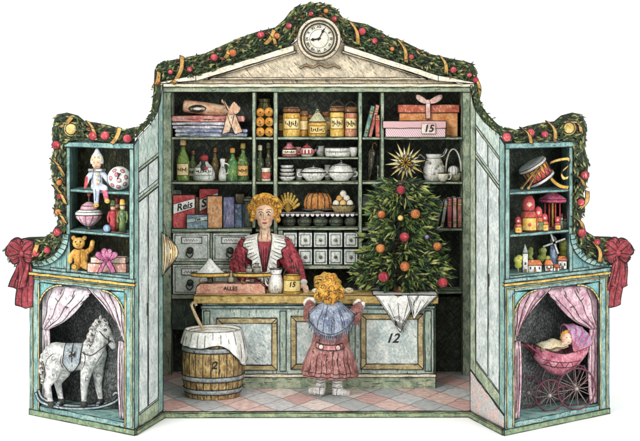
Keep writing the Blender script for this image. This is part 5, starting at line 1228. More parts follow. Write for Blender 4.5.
MB().text('2', 10, (3, -br(33) - .3, 33), font_shear=.3).build('number', INK, ba, ink=0)
def f(u, v):
    a = 2*math.pi*u; dr = 10 + 5*math.sin(a*3 + 1) + 24*max(0, math.cos(a + .42))**4 + 9*max(0, math.cos(a - 3.4))**6
    if v < .3: t = v/.3; r = br(60) - 5 + 5.6*t; z = 59 + 4.6*t
    else: t = (v - .3)/.7; z = 63.6 - dr*t; r = br(max(20, z)) + 1.3 + 1.0*math.sin(a*16)*t + .6
    return (r*math.cos(a), r*math.sin(a), z)
q = MB().sheet(f, 96, 12, .35)
for k in range(1, 96, 4):
    q.pen([Vector(f(k/96, j/12)) + Vector((f(k/96, j/12)[0], f(k/96, j/12)[1], 0)).normalized()*.7 for j in range(random.randint(3, 7), random.randint(9, 13))], .3)
q.pen([Vector(f(k/96, 1)) + Vector((f(k/96, 1)[0], f(k/96, 1)[1], -.3)).normalized()*.4 for k in range(97)], .5)
q.pen([Vector(f(k/96, .3)) + Vector((f(k/96, .3)[0], f(k/96, .3)[1], .3)).normalized()*.5 for k in range(97)], .3)
cl = q.build('sack', P('#dcdcd4', '#f6f6f1', .2, 'v', fleck='#ffffff'), None, ink=0)
cl.location = ba.location; cl.scale = ba.scale; tag(cl, 'white cloth sack turned down over the rim of the wooden barrel', 'sack')
sc_ = thing('scoop', 'wooden ladle with a curled handle sticking out of the barrel', 'ladle', 213, .004, -1.12, sc=1.05)
MB().tube(crv([(-6, -3, 58), (-13, -4, 70), (-18, -5, 81), (-20, -6, 87), (-17, -6, 89), (-15.4, -6, 86)], 5), [1.6]*10 + [1.3]*16, 8).build('handle', P('#a8906a', '#cdb890', .4, 'v', fleck='#ece0c4'), sc_, ink=0)
MB().ball((-4.6, -3, 58), (4.6, 4, 3), 12, 8).build('bowl', P('#8a6f48', '#b09468', .4, 'v'), sc_, ink=0)

# ================================================================== wing contents
KF = kk(FY)
def wz(py): return 2.75 + (100 - py) * .01 * KF
def wthing(name, label, cat, side, px, py, dep, group=None, rz=0, sc=1):
    X_, Y_ = wing_face(side, px); return thing(name, label, cat, px, wz(py), Y_ + dep, group, rz, sc)
W1, W2, W3, W0 = 192.4, 234.9, 276.4, 424.4
# curtains
def curtains(side, mat, label):
    X, xf = WG[side][2], WG[side][3]; cu = thing('curtain', label, 'curtain', group='curtains of the niches')
    def sh(f, nu, nv, nm='drape', pens=(.2, .45, .7, .9)):
        g = lambda u, v: (X(f(u, v)[0]), f(u, v)[1], f(u, v)[2]); q = MB().sheet(g, nu, nv, .35)
        for a in pens: q.pen([Vector(g(a + .03*math.sin(j), j/nv)) + Vector((0, -1.1, 0)) for j in range(1, nv)], .36)
        for a in (0, 1): q.pen([Vector(g(a, j/nv)) + Vector((0, -.4, 0)) for j in range(nv + 1)], .42)
        q.pen([Vector(g(j/nu, 1)) + Vector((0, -.6, 0)) for j in range(nu + 1)], .42)
        part(nm, q, mat, cu, xf, ink=0)
    # wide swag from the outer corner
    sh(lambda u, v: (41 + 50*u*(1 - v) + 7*v*u - 1*v, 7 + 1.8*math.sin(u*20), 293.5 + (4*u + 0)*(1 - v) + v*(50 - 22*u*(1-v)) + 14*math.sin(math.pi*v)*(u)*.9), 26, 12)
    sh(lambda u, v: (48 + 40*u, 9 + 1.6*math.sin(v*12), 294 + v*(10 + 15*math.sin(math.pi*u)) - 1), 14, 8, pens=(.3, .6))
    sh(lambda u, v: (40.2 + 7.5*u*(1 + .25*math.sin(v*3)), 7 + 1.6*math.sin(u*14), 343 + 80*v), 14, 12, pens=(.35, .7))
    # inner curtain
    sh(lambda u, v: (124 - (34*(1 - v)**1.3 + 5)*u, 8 + 1.8*math.sin(u*18), 293.5 + v*(54 - 12*u)), 22, 12)
    sh(lambda u, v: (124 - 6.5*u*(1 + .2*math.sin(v*4)), 8 + 1.6*math.sin(u*12), 345 + 78*v), 12, 12, pens=(.4, .75))
curtains(0, P('#c8b4bc', '#ece2e4', .35, 'v', fleck='#fbf6f6', hi=.6), 'pale mauve curtain drawn aside around the rocking horse')
curtains(1, P('#c290a0', '#e6c6cc', .38, 'v', fleck='#f8e6ea', hi=.6), 'rose pink curtain drawn aside around the doll pram')

# rocking horse
def dapple():
    m = P('#b9bbb8', '#e6e5e0', .34, 'd', fleck='#ffffff', hi=.6).copy(); nt = m.node_tree; N = nt.nodes; L = nt.links
    tc = N.new('ShaderNodeTexCoord'); v = N.new('ShaderNodeTexVoronoi'); v.inputs['Scale'].default_value = .16; L.new(tc.outputs['Object'], v.inputs['Vector'])
    r = N.new('ShaderNodeMapRange'); r.inputs[1].default_value = .28; r.inputs[2].default_value = .42; r.inputs[3].default_value = .55; r.inputs[4].default_value = 0; L.new(v.outputs['Distance'], r.inputs[0])
    b = N['Principled BSDF']; src = b.inputs['Base Color'].links[0].from_socket
    x = N.new('ShaderNodeMix'); x.data_type = 'RGBA'; L.new(r.outputs[0], x.inputs[0]); L.new(src, x.inputs[6]); x.inputs[7].default_value = lin('#7c7e7e'); L.new(x.outputs[2], b.inputs['Base Color'])
    return m
ho = wthing('rocking_horse', 'dappled white rocking horse with a curly mane and blue grey saddle', 'toy', 0, 80, W0, .24, sc=1.02)
q = MB()
limb(q, [(-23, 0, 51), (-8, 0, 50), (6, 0, 51), (14, 0, 53)], [14, 13.2, 12.6, 12.6], 18); limb(q, [(14, 0, 55), (19, 0, 68), (22, 0, 79)], [10.5, 8, 6.4], 16)
limb(q, [(22, 0, 81), (27, 0, 73), (32, 0, 63)], [6.2, 5, 3.8], 14); q.ball((33, 0, 61), (3.6, 3.4, 3.4))
for s_ in (-1, 1):
    limb(q, [(20.5, s_*3, 85), (20, s_*3.6, 91.5)], [1.9, .6], 8)
    limb(q, [(13 + s_*3, s_*6, 48), (12 + s_*5, s_*6.4, 36), (11 + s_*6, s_*6.8, 22), (12 + s_*7, s_*7, 9), (12 + s_*7, s_*7, 5)], [8.6, 5.8, 3.7, 2.6, 3.9], 12)
    limb(q, [(-25 - s_*1, s_*6, 46), (-21 + s_*4, s_*6.4, 35), (-27 + s_*4, s_*6.8, 24), (-24 + s_*4, s_*7, 9), (-23 + s_*4, s_*7, 5)], [10.5, 7, 3.8, 2.6, 3.9], 12)
q = solid(q, .75, 3, .5); bv = bvh_of(q)
random.seed(9)
for _ in range(34):
    x0, z0 = random.uniform(-34, 30), random.uniform(20, 82); r0 = random.uniform(.9, 2.1)
    draw(q, bv, [(x0 + r0*math.cos(k*.7), z0 + r0*math.sin(k*.7)) for k in range(random.randint(6, 10))], .3)
for pts in ([(3, 39), (6, 45), (7, 52), (5, 58)], [(-14, 40), (-17, 47), (-16, 54)], [(10, 60), (14, 66), (15, 74)], [(-32, 42), (-30, 50), (-24, 56)], [(16, 44), (20, 50), (24, 57)], [(28, 66), (31, 67), (34, 64)]):
    draw(q, bv, crv(pts, 5), .42)
draw(q, bv, [(25.5 + 1.2*math.cos(k*.6), 77.5 + .9*math.sin(k*.6)) for k in range(11)], .6)
shade_by(q, lambda c: 1 if c.z < 8.5 else 0)
hb = q.build('body', [dapple(), flat('#33322e', .6)], ho, ink=0, penmat=flat('#3c3c39', .8))
MB().ball((26, -4.6, 77.6), (1.2, .6, 1.2)).build('eye', flat('#1a1917', .3), ho, ink=0)
curls([(17.5 - i*.62 + random.uniform(-2, 2), random.uniform(-7, 2), 86 - i*1.3) for i in range(22)] + [(24, -4, 86), (26, -3, 84), (12, -6, 68), (10, -6.5, 64)], 2.7, P('#b9b7b0', '#e4e2dc', .5, 'd'), ho, .7, 'mane', 60, pm=INKH)
curls([(-36 - 2*math.sin(i*.3), random.uniform(-1.5, 1.5), 52 - i*2.6) for i in range(11)], 2.6, P('#b9b7b0', '#e4e2dc', .5, 'v'), ho, .7, 'tail', 26, pm=INKH)
q = MB().sheet(lambda u, v: (-15 + 17*u + 1.5*math.sin(math.pi*v), 13.6*math.cos(math.pi*(v)) * (1.02), 50 + 13.4*math.sin(math.pi*v) - (3 + 0*u)*abs(2*v - 1)**3*(1 + 3*math.sin(math.pi*u))), 10, 18, .6); bv = bvh_of(q)
q.build('saddle_cloth', P('#808c94', '#acb4b6', .4, 'v', fleck='#dfe4e4'), ho, ink=.45, sharp=50)
MB().text('24', 7, (-6, -13.8, 55), font_shear=.2).build('number', INK, ho, ink=0)
q = MB(); q.tube(crv([(20, -8.2, 77), (25, -7.2, 71), (31, -5, 66)], 4), .55, 5); q.tube([(28.6 + 0*math.cos(a), 5.4*math.cos(a), 68.4 + 5.0*math.sin(a)) for a in [k*.45 for k in range(15)]], .6, 5); q.tube(crv([(30, -5.4, 66), (22, -11, 60), (12, -13.4, 54), (3, -13.6, 58)], 5), .5, 5)
q.tube([(-6 + 0*k, 14*math.cos(k*.4), 50 + 13.8*math.sin(k*.4)) for k in range(17)], .6, 5); q.build('bridle', flat('#3a3630', .6), ho, ink=0)
for y in (-7.5, 7.5):
    rk = crv([(-42, y, 17), (-37, y, 8), (-20, y, 2.6), (0, y, 1.2), (20, y, 2.8), (35, y, 8), (40, y, 14), (36, y, 17), (33, y, 14)], 6)
    MB().strip(rk, Vector((0, 1.3, 0)), 1.2).build('rocker', P('#7f9aa4', '#b4c2c4', .35, 'd', fleck='#e8ecea'), ho, ink=.42, sharp=50)
for x in (-21, 18): MB().box(x - 2, x + 2, -8.5, 8.5, 3.4, 5.6).build('crossbar', P('#7f9aa4', '#b4c2c4', .35, 'd'), ho)

# doll pram
pr_m = wthing('doll_pram', 'rose pink doll pram with purple lined hood, cream blanket and large spoked wheels', 'pram', 1, 556, W0, .24, rz=R(16), sc=1.03)
PRM = P('#a85066', '#cc8492', .3, 'h', fleck='#eec0c6', hi=.5)
def wheel(x, y, r):
    m = MB(); m.tube([(x + r*math.cos(a), y, r + r*math.sin(a)) for a in [k*2*math.pi/28 for k in range(29)]], .85, 6, cap=False)
    w_ = m.build('wheel', flat('#5e2c3a', .5), pr_m, ink=0)
    m = MB()
    for k in range(12): a = k*math.pi/6 + .1; m.tube([(x, y, r), (x + r*math.cos(a), y, r + r*math.sin(a))], .28, 4)
    m.build('spokes', flat('#9a8480', .5), w_, ink=0); MB().ball((x, y, r), 1.8, 10, 7).build('hub', P('#8c8580', '#b4aea8', .2, 'd'), w_, ink=0)
wheel(-11, -10, 15); wheel(-25, 9, 15); wheel(17, -10.5, 20); wheel(24, 9, 20)
q = MB(); nU, nV = 26, 8; vs = []
def hull(u, v):
    x = -24 + 56*u; top = 61 - 9*math.sin(math.pi*min(1, u*1.0))*.7 + (6*(u - .5) if u > .5 else -4*(.5 - u)*-1)
    dz = 22*math.sin(math.pi*(.08 + .84*u))**.55; wy = 11.5*math.sin(math.pi*(.06 + .88*u))**.4
    a = math.pi*v; return (x, -wy*math.cos(a), top - dz*math.sin(a)**.7)
q.sheet(hull, 26, 14, .7); bv = bvh_of(q)
for zz in (0, 1): draw(q, bv, [(-18 + i*1.6, 50 - zz*5 - 4*math.sin(i*.1)) for i in range(26)], .4)
draw(q, bv, [(-15 + i*1.4 , 44 + 3*math.sin(i*.8)) for i in range(26)], .4)
q.build('hull', PRM, pr_m, ink=.5, sharp=60)
q = MB()
def hood(u, v):
    a = R(100 - 84*u); b2 = math.pi*v; r = 25*math.sin(b2)**.55
    return (13 + r*math.cos(a), -12*math.cos(b2), 56 + r*math.sin(a))
q.sheet(hood, 14, 16, .7); q.build('hood', P('#8c6a92', '#b294b4', .35, 'd', fleck='#dccadc', hi=.5), pr_m, ink=.45, sharp=55)
q = MB()
for i in range(5):
    u = i/4; q.tube([Vector(hood(u, j/16)) * 1.0 + Vector((0, -.9*math.cos(math.pi*j/16), .9)) for j in range(17)], .75, 6)
q.build('hood_ribs', P('#b0526a', '#cf8494', .2, 'd'), pr_m, ink=0)
MB().sheet(lambda u, v: (-20 + 29*u, -10 + 20*v, 58.5 + 7*math.sin(math.pi*v)*math.sin(math.pi*(.15 + .7*u)) + .6*math.sin(u*14) + 2.5*u), 18, 8, .9).build('blanket', P('#dcc79a', '#f0e4c6', .3, 'd', fleck='#fff8e6', hi=.6), pr_m, ink=.4, sharp=55)
MB().ball((19, 1, 65), (8, 8, 5), 14, 8).build('pillow', P('#d8cfe0', '#efe9f2', .2, 'd'), pr_m, ink=0)
MB().tube(crv([(-22, -9, 56), (-30, -9, 62), (-35, -9, 65), (-35, 9, 65), (-30, 9, 62), (-22, 9, 56)], 5), 1.0, 7).build('push_handle', flat('#7a2c3e', .5), pr_m, ink=0)
for y in (-9, 9): MB().tube(crv([(-14, y*.8, 40), (-18, y, 30), (-10, y, 20), (2, y, 24), (16, y, 20), (28, y, 30), (26, y*.8, 42)], 5), .7, 6).build('spring', flat('#5c3440', .5), pr_m, ink=0)
MB().tube([(-11, -10, 15), (-11, 9, 15)], .8, 6).build('axle', flat('#3a3533', .5), pr_m, ink=0); MB().tube([(17, -10.5, 20), (17, 9, 20)], .8, 6).build('axle', flat('#3a3533', .5), pr_m, ink=0)
dl = wthing('doll', 'baby doll with round face and golden hair lying in the pram', 'doll', 1, 553.5, W0, .22, rz=R(16), sc=1.03)
q = MB().ball((13, -4, 69), (6.2, 5.6, 6), 16, 12); limb(q, [(12, -2, 64), (2, -1, 59), (-10, -1, 58)], [3.6, 3, 2]); limb(q, [(9, -6, 65), (5, -9, 64.5)], [1.7, 1.3], 8); q.ball((12, -9.6, 68.4), (1, .9, .9), 8, 6); q = solid(q, .5, 1); bv = bvh_of(q)
for x in (10, 14): draw(q, bv, [(x - .7 + i*.35, 70.4 + .3*math.sin(i)) for i in range(5)], .4)
draw(q, bv, [(10.8 + i*.55, 66.2 - .3*math.sin(i*.8)) for i in range(5)], .35); q.build('body', SKIN, dl, ink=0)
curls([(13.6 + 5.6*math.cos(a), -2 + random.uniform(-3, 2), 70.4 + 5.6*math.sin(a)) for a in [k*.3 for k in range(-1, 12)]], 1.6, HAIRG, dl, .5, 'hair', 10, pr=.3)

# left wing, top shelf: jester doll and patterned ball
je = wthing('jester_doll', 'jester doll in pale blue suit and white hood, legs dangling over the shelf edge', 'doll', 0, 97, W1, .02)
q = MB(); q.ball((0, -2, 27), (5, 4.8, 5.6), 16, 10); limb(q, [(0, 0, 20), (0, 1, 8), (0, 2, 4)], [4, 6, 6]); limb(q, [(-4, 0, 19), (-9, -3, 12), (-11, -5, 3)], [2.8, 2.6, 1.4]); limb(q, [(4, 0, 19), (10, -2, 12), (13, -5, 7)], [2.8, 2.6, 1.6])
limb(q, [(-2, -2, 4), (1, -11, 2.5), (1, -12, -12)], [4, 3.2, 2.4]); limb(q, [(3, -2, 4), (9, -11, 2.5), (11, -12, -8)], [4, 3.2, 2.4]); q.ball((0, -7, 26), (.9, 1.2, .9), 8, 6)
q = solid(q, .6, 2); bv = bvh_of(q)
shade_by(q, lambda c: 1 if c.z > 20.5 else (2 if (c.x > 6 and c.z < 1) else (3 if c.x < -8.5 and c.z < 14 else 0)))
for x in (-2, 1.8): draw(q, bv, [(x - .6 + i*.3, 28 + .3*math.sin(i)) for i in range(5)], .4)
draw(q, bv, [(-1.5 + i*.6, 24 - .4*math.sin(i*.8)) for i in range(6)], .35)
for pts in ([(-3, 18), (-4, 12), (-3, 6)], [(3, 18), (4, 11), (3, 6)], [(0, 2), (1, -4), (0, -10)]): draw(q, bv, crv(pts, 4), .35)
q.build('body', [P('#a9b6d0', '#dde2ea', .3, 'v', fleck='#ffffff'), SKIN, P('#c04a6a', '#d8728a', .2, 'v'), RED], je, ink=0)
q = MB().lathe([(6.4, 26), (6.8, 29), (5.6, 34), (3, 38), (1, 42), (0, 43)], (0, .5, 0), 16, sy=.9); q.build('hood', P('#c9cdd0', '#eef0f0', .35, 'v'), je)
q = MB(); [q.ball((x, -4.8, z), (1.3, 1, 1.3), 8, 6) for x, z in ((-4.6, 31), (-1.6, 33), (1.8, 33), (4.8, 31))]; q.build('hood_trim', YEL, je, ink=0)
q = MB().lathe([(3, 19.5), (8, 19), (8.6, 20.4), (8, 21.6), (3, 21.4)], (0, 0, 0), 24, sy=.8, wob=.09); q.build('ruff', WHITE, je)
for z in (16, 11, 6.5): MB().ball((1.4, -6.4, z), 1.3, 8, 6).build('button', YEL, je, ink=0)
MB().ball((1, -13, -14), (2.8, 4, 2.4), 10, 7).build('shoe', YEL, je, ink=.3); MB().ball((12, -13, -10), (2.8, 4, 2.4), 10, 7).build('shoe', YEL, je, ink=.3)
bl = wthing('toy_ball', 'white ball with pink spots numbered 7 on the top shelf', 'ball', 0, 119.5, W1, .13)
q = MB().ball((0, 0, 12.5), 12, 24, 16); bv = bvh_of(q); q.pen([(12.1*math.cos(k*.2), -.6, 12.5 + 12.1*math.sin(k*.2)) for k in range(33)], .45); q.build('ball', P('#e2ddd6', '#f6f4f0', .15, 'd'), bl, ink=0)
q = MB()
for x, z in ((-6, 6), (0, 4.5), (6.5, 7), (-7.6, 13), (7.6, 14), (-4, 20.5), (4, 20), (1, 11), (-1.5, 16.8)):
    y = -math.sqrt(max(0, 144 - x*x - (z - 12.5)**2)); n_ = Vector((x, y, z - 12.5)).normalized(); M_ = n_.to_track_quat('Z', 'Y').to_matrix()
    q.lathe([(0, .1), (2.2, .05), (2.2, -.6)], n_*12.05 + Vector((0, 0, 12.5)), 12, rot=M_)
q.build('spots', P('#cf7f8e', '#e2a6ac', .1, 'd'), bl, ink=.25)
MB().text('7', 8, (0, -12.6, 15), font_shear=.2).build('number', INK, bl, ink=0)
# second shelf: spinning top, nutcrackers, little ball
sp_ = wthing('spinning_top', 'pink and white striped spinning top with a red knob on the middle shelf', 'toy', 0, 89, W2, .16)
for pr0, mt_, nm in (([(0, 0), (1, .6), (1.4, 3)], BRN, 'point'), ([(1.4, 3), (6, 5), (13, 12), (14, 15)], P('#c88a9c', '#e6c4cc', .35, 'v', fleck='#ffffff', hi=.7), 'lower_body'), ([(14, 15), (13, 18), (9, 20)], WHITE, 'middle_band'), ([(9, 20), (8, 24), (3, 27.5), (1.2, 28)], P('#b8788c', '#dfb0bc', .3, 'v'), 'upper_body')):
    q = MB().lathe(pr0, (0, 0, 0), 24)
    if nm == 'lower_body':
        for i in range(12): a = i*math.pi/6; q.pen([(r*1.01*math.cos(a + r*.03), r*1.01*math.sin(a + r*.03), z) for r, z in pr0], .35)
    q.build(nm, mt_, sp_, ink=.45)
MB().tube([(0, 0, 27), (0, 0, 34)], .8, 6).build('shaft', flat('#5a4c40', .5), sp_, ink=0); MB().ball((0, 0, 35.5), (1.8, 1.8, 2.6), 10, 8).build('knob', RED, sp_, ink=0)
def figure(name, label, side, px, py, dep, h, body, headm, hat, hatf=1.0, group=None):
    t = wthing(name, label, 'figurine', side, px, py, dep, group); s = h / 30
    MB().lathe([(0, 0), (4.2, 0), (4.2, 1.4), (0, 1.4)], (0, 0, 0), 14).build('base', BRN, t, ink=.3)
    q = MB().lathe([(0, 1.4), (3.2, 1.4), (3.4, 8*s), (2.8, 12*s), (3.8, 16*s), (3.2, 20*s), (1.4, 21.4*s), (0, 21.6*s)], (0, 0, 0), 14); q.build('body', body, t, ink=.3)
    q = MB(); q.tube([(-3.6, 0, 19*s), (-5, -1, 13*s), (-4, -2, 9*s)], [1.2, 1, .8], 7); q.build('arm', body, t, ink=0); q = MB(); q.tube([(3.6, 0, 19*s), (5, -1, 13*s), (4, -2, 9*s)], [1.2, 1, .8], 7); q.build('arm', body, t, ink=0)
    q = MB().ball((0, 0, 23*s), (2.6, 2.5, 2.8*s)); q.pen([(-1.2, -2.5, 23.6*s), (-.8, -2.6, 23.7*s), (-.6, -2.6, 23.6*s)], .3); q.pen([(.6, -2.6, 23.6*s), (.9, -2.6, 23.7*s), (1.2, -2.5, 23.6*s)], .3); q.build('head', headm, t, ink=0)
    MB().lathe([(2.9*hatf, 24.6*s), (2.8*hatf, 26*s), (2.2*hatf, 30*s), (0, 30.4*s)], (0, 0, 0), 12).build('hat', hat, t, ink=.35)
    return t
GRN = P('#4f6a3c', '#7a8c50', .4, 'v')
figure('nutcracker', 'red coated wooden figure beside the spinning top', 0, 113, W2, .12, 32, RED, SKIN, GRN, group='wooden figures on the middle shelf')
figure('nutcracker', 'green coated wooden figure with golden hat at the inner end of the shelf', 0, 122.5, W2, .1, 34, GRN, SKIN, YEL, group='wooden figures on the middle shelf')
figure('nutcracker', 'orange brown wooden figure at the back between the red and green ones', 0, 117.5, W2, .3, 33, P('#a8602c', '#cc8a48', .35, 'v'), SKIN, RED, group='wooden figures on the middle shelf')
b0 = wthing('toy_ball', 'small blue ball in front of the spinning top', 'ball', 0, 107, W2, .03); q = MB().ball((0, 0, 3.9), 3.9); q.pen([(4*math.cos(k*.4), -.3, 3.9 + 4*math.sin(k*.4)) for k in range(17)], .4); q.build('ball', P('#4f74a4', '#86a4c4', .2, 'd'), b0, ink=0)
# third shelf: teddy and wrapped present
td = wthing('teddy_bear', 'golden teddy bear sitting on the lowest shelf with one arm raised', 'toy', 0, 81, W3, .07)
q = MB(); q.ball((0, 0, 12), (7.6, 6.6, 9.4)); q.ball((-2, -1.5, 27), (6.4, 5.6, 5.8)); q.ball((-2.6, -6.8, 25.6), (2.8, 2.6, 2.2)); q.ball((-7.4, 0, 32), (2.4, 1.4, 2.4)); q.ball((3.6, 0, 32), (2.4, 1.4, 2.4))
limb(q, [(-6, 0, 18), (-10, -3, 14), (-10, -6, 9)], [3, 2.6, 2.4]); limb(q, [(6, 0, 18), (10.5, -2, 21), (12, -3, 28)], [3, 2.6, 2.5]); limb(q, [(-3, -3, 5), (-4.5, -12, 3.2), (-4.5, -14, 4.4)], [4, 3.2, 3.4]); limb(q, [(4, -3, 5), (10, -11, 3.2), (11, -13, 4.6)], [4, 3.2, 3.4])
q = solid(q, .6, 2); bv = bvh_of(q)
for x in (-4.4, .4): draw(q, bv, [(x + .5*math.cos(k), 28.6 + .5*math.sin(k)) for k in range(7)], .6, .2)
draw(q, bv, [(-3.4 + i*.35, 26.4) for i in range(5)], .6, .2); draw(q, bv, [(-2.6, 26), (-2.6, 24.8), (-2.6, 24)], .3); draw(q, bv, [(-5 + i*.8, 21 + .6*math.sin(i)) for i in range(9)], .45); draw(q, bv, [(0, 19 - i) for i in range(13)], .3)
for c in ((-4.5, 4.6), (11, 4.8)): draw(q, bv, [(c[0] + 2.6*math.cos(k*.5), c[1] + 2.6*math.sin(k*.5)) for k in range(14)], .35)
q.build('body', P('#b8812c', '#dbae58', .3, 'd', fleck='#f2dc98', hi=.6), td, ink=0)
gb = wthing('gift_box', 'salmon and white striped present on the lowest shelf beside the teddy', 'gift', 0, 109, W3, .16, rz=R(-8))
MB().box(-20, 20, -8, 8, 0, 9).build('box', P('#cc8a78', '#e6b8a8', .3, 'h', fleck='#ffffff', hi=.8), gb); MB().box(-17, 19, -7, 7, 9.1, 15).build('box', P('#d69c86', '#f0d0c0', .3, 'h', fleck='#ffffff', hi=.8), gb)
pw = wthing('ribbon_bow', 'purple pink ribbon bow in front of the striped present', 'bow', 0, 107, W3, .03)
PU = P('#a34a78', '#c67a9c', .3, 'v', fleck='#e8b8cc')
for i, (a, ln) in enumerate(((150, 12), (30, 12), (105, 11), (70, 10.5))):
    dx, dz = math.cos(R(a)), math.sin(R(a))
    MB().sheet(lambda u, v: (ln*math.sin(u*1.57)*dx - (v - .5)*7*dz*math.sin(math.pi*(.15 + .8*u)), -2 - 3*math.sin(math.pi*u), 14 + ln*math.sin(u*1.57)*dz + (v - .5)*7*dx*math.sin(math.pi*(.15 + .8*u))), 8, 5, .4).build('bow_loop', PU, pw, sharp=50)
for x in (-7, 7): MB().strip(crv([(0, -3, 14), (x*.6, -4, 7), (x, -3, .6)], 4), Vector((2.4, 0, .8)), .4).build('bow_tail', PU, pw)
MB().ball((0, -4, 14), 2.8).build('knot', P('#7a2c56', '#97466f', .2, 'd'), pw, ink=0)

# right wing, top shelf: drum
dr = wthing('toy_drum', 'toy drum with red and yellow zigzag side lying tilted on the top shelf', 'drum', 1, 541, W1, .14); dr.rotation_euler = (R(8), R(-32), 0); dr.location.z += .085
q = MB().lathe([(13.5, 0), (13.5, 18), (0, 18)], (0, 0, 0), 32).lathe([(0, 0), (13.5, 0)], (0, 0, 0), 32); q.build('shell', P('#c9902c', '#e2b452', .15, 'd'), dr, ink=0)
q = MB()
for i in range(16):
    a0, a1 = 2*math.pi*i/16, 2*math.pi*(i+1)/16; am = (a0+a1)/2; r_ = 13.9
    q.add([(r_*math.cos(a0), r_*math.sin(a0), 3), (r_*math.cos(a1), r_*math.sin(a1), 3), (r_*math.cos(am)*1.02, r_*math.sin(am)*1.02, 15), (12.8*math.cos(a0), 12.8*math.sin(a0), 3), (12.8*math.cos(a1), 12.8*math.sin(a1), 3), (12.8*math.cos(am), 12.8*math.sin(am), 15)], [(0, 1, 2), (0, 3, 4, 1), (1, 4, 5, 2), (2, 5, 3, 0), (3, 5, 4)])
q.build('zigzag', RED, dr, ink=.35)
for z in (0, 16.4): MB().lathe([(13.6, z - .6), (15, z - .6), (15, z + 2.6), (13.6, z + 2.6)], (0, 0, 0), 32).build('hoop', P('#c3b9b4', '#e6dfda', .3, 'h'), dr, ink=.45)
MB().lathe([(0, 18.2), (13.4, 18.1), (13.4, 18.6), (0, 19)], (0, 0, 0), 32).build('drumhead', P('#d8a8a8', '#efdad6', .2, 'd', fleck='#ffffff'), dr, ink=.3)
for i, (x, a, dx) in enumerate(((520, 38, .03), (527, 30, -.02))):
    st = wthing('drumstick', ['wooden drumstick leaning at the left of the toy drum', 'wooden drumstick lying right against the toy drum'][i], 'drumstick', 1, x, W1, .08 + dx, 'drumsticks'); st.rotation_euler = (0, R(a), 0)
    MB().lathe([(0, 0), (1.6, .6), (1.7, 2.6), (.9, 4), (.8, 30 - i*4), (0, 30.5 - i*4)], (0, 0, .8), 8).build('stick', P('#c98f3c', '#e2b668', .25, 'v'), st, ink=.25)
rb = wthing('ribbon', 'curling golden ribbon strap beside the toy drum', 'ribbon', 1, 556, W1, .07)
MB().strip(crv([(-6, 0, 26), (2, -2, 29), (12, -2, 30), (12, -3, 24), (5, -4, 17), (7, -4, 11), (12, -3, 12)], 6), Vector((.6, 0, 1.6)), .4).build('band', YEL, rb)
rb2 = MB().strip(crv([(-8, -2, 18), (-4, -3, 9), (4, -4, 3), (12, -4, 1.8)], 6), Vector((.8, 0, 1.7)), .4).build('band', YEL, rb)
# second shelf: nesting dolls
def nest(label, px, h, dep, c1, c2, apron=YEL):
    t = wthing('nesting_doll', label, 'doll', 1, px, W2, dep, 'nesting dolls on the middle shelf'); s = h / 34
    MB().lathe([(0, 0), (7*s, 0), (8.4*s, 3*s), (8.4*s, 12*s), (5.6*s, 19*s), (0, 19.2*s)], (0, 0, 0), 18).build('body', P(c1, c2, .3, 'v', fleck='#f0c0a0'), t)
    MB().lathe([(0, 19*s), (5.4*s, 19.2*s), (6*s, 24*s), (5.4*s, 29*s), (3*s, 33*s), (0, 34*s)], (0, 0, 0), 18).build('headscarf', RED, t, ink=.3)
    q = MB().ball((0, -3.4*s, 25*s), (3.2*s, 2.9*s, 3.6*s)); q.pen([(-1.3*s, -6.3*s, 25.8*s), (-.9*s, -6.4*s, 26*s), (-.6*s, -6.4*s, 25.8*s)], .25); q.pen([(.6*s, -6.4*s, 25.8*s), (.9*s, -6.4*s, 26*s), (1.3*s, -6.3*s, 25.8*s)], .25); q.build('face', SKIN, t, ink=0)
    band_(t, 8.5*s, 1.5*s, 13*s, apron, 'apron', 225, 315)
    MB().ball((0, -9*s, 7*s), (1.6*s, .8*s, 1.6*s), 8, 6).build('painted_flower', RED, t, ink=0)
nest('largest nesting doll with red headscarf and yellow apron', 528.5, 37, .14, '#b03a34', '#cc6a50')
nest('small nesting doll in front of the largest one at the end of the shelf', 518, 17, .05, '#b8483c', '#d47a5c')
nest('medium nesting doll second from the largest', 538, 25, .1, '#b8542c', '#d4844c', GRN)
nest('little orange nesting doll between the medium one and the carousel', 544.5, 18, .04, '#c86a3c', '#e0925c')
nest('tiny nesting doll at the foot of the carousel', 557.5, 14, .03, '#b03a44', '#cc6a60')
ca_ = wthing('carousel', 'toy carousel with a pink red canopy on the middle shelf', 'toy', 1, 552.5, W2, .2)
MB().lathe([(0, 0), (9, 0), (9, 2.4), (0, 2.4)], (0, 0, 0), 20).build('platform', P('#9a4a58', '#c27a80', .3, 'h'), ca_)
MB().tube([(0, 0, 2), (0, 0, 38)], 1.1, 8).build('pole', YEL, ca_, ink=0)
for i in range(8): a = i*math.pi/4 + .2; MB().tube([(8*math.cos(a), 8*math.sin(a), 2.4), (8*math.cos(a), 8*math.sin(a), 28)], .6, 6).build('post', RED, ca_, ink=0)
MB().lathe([(14, 27), (14.6, 30), (8, 34), (2, 37.5), (0, 41)], (0, 0, 0), 24, wob=.05).build('canopy', P('#b03a60', '#d87a92', .35, 'v', fleck='#f4c8d0'), ca_)
for i, (px, h) in enumerate(((562.5, 12), (566, 10))):
    t = wthing('figurine', ['grey green toy soldier standing at the end of the middle shelf', 'last tiny grey toy soldier on the middle shelf'][i], 'figurine', 1, px - 1, W2, .1 + i*.08, 'toy soldiers')
    q = MB().lathe([(0, 0), (2, 0), (1.6, h*.4), (2.2, h*.7), (1, h*.74), (1.5, h*.86), (1.2, h), (0, h*1.02)], (0, 0, 0), 10); q.build('body', P('#74806c', '#a0a890', .4, 'v'), t, ink=.3); MB().lathe([(1.4, h), (1.2, h*1.3), (0, h*1.32)], (0, 0, 0), 8).build('hat', RED, t, ink=.3)
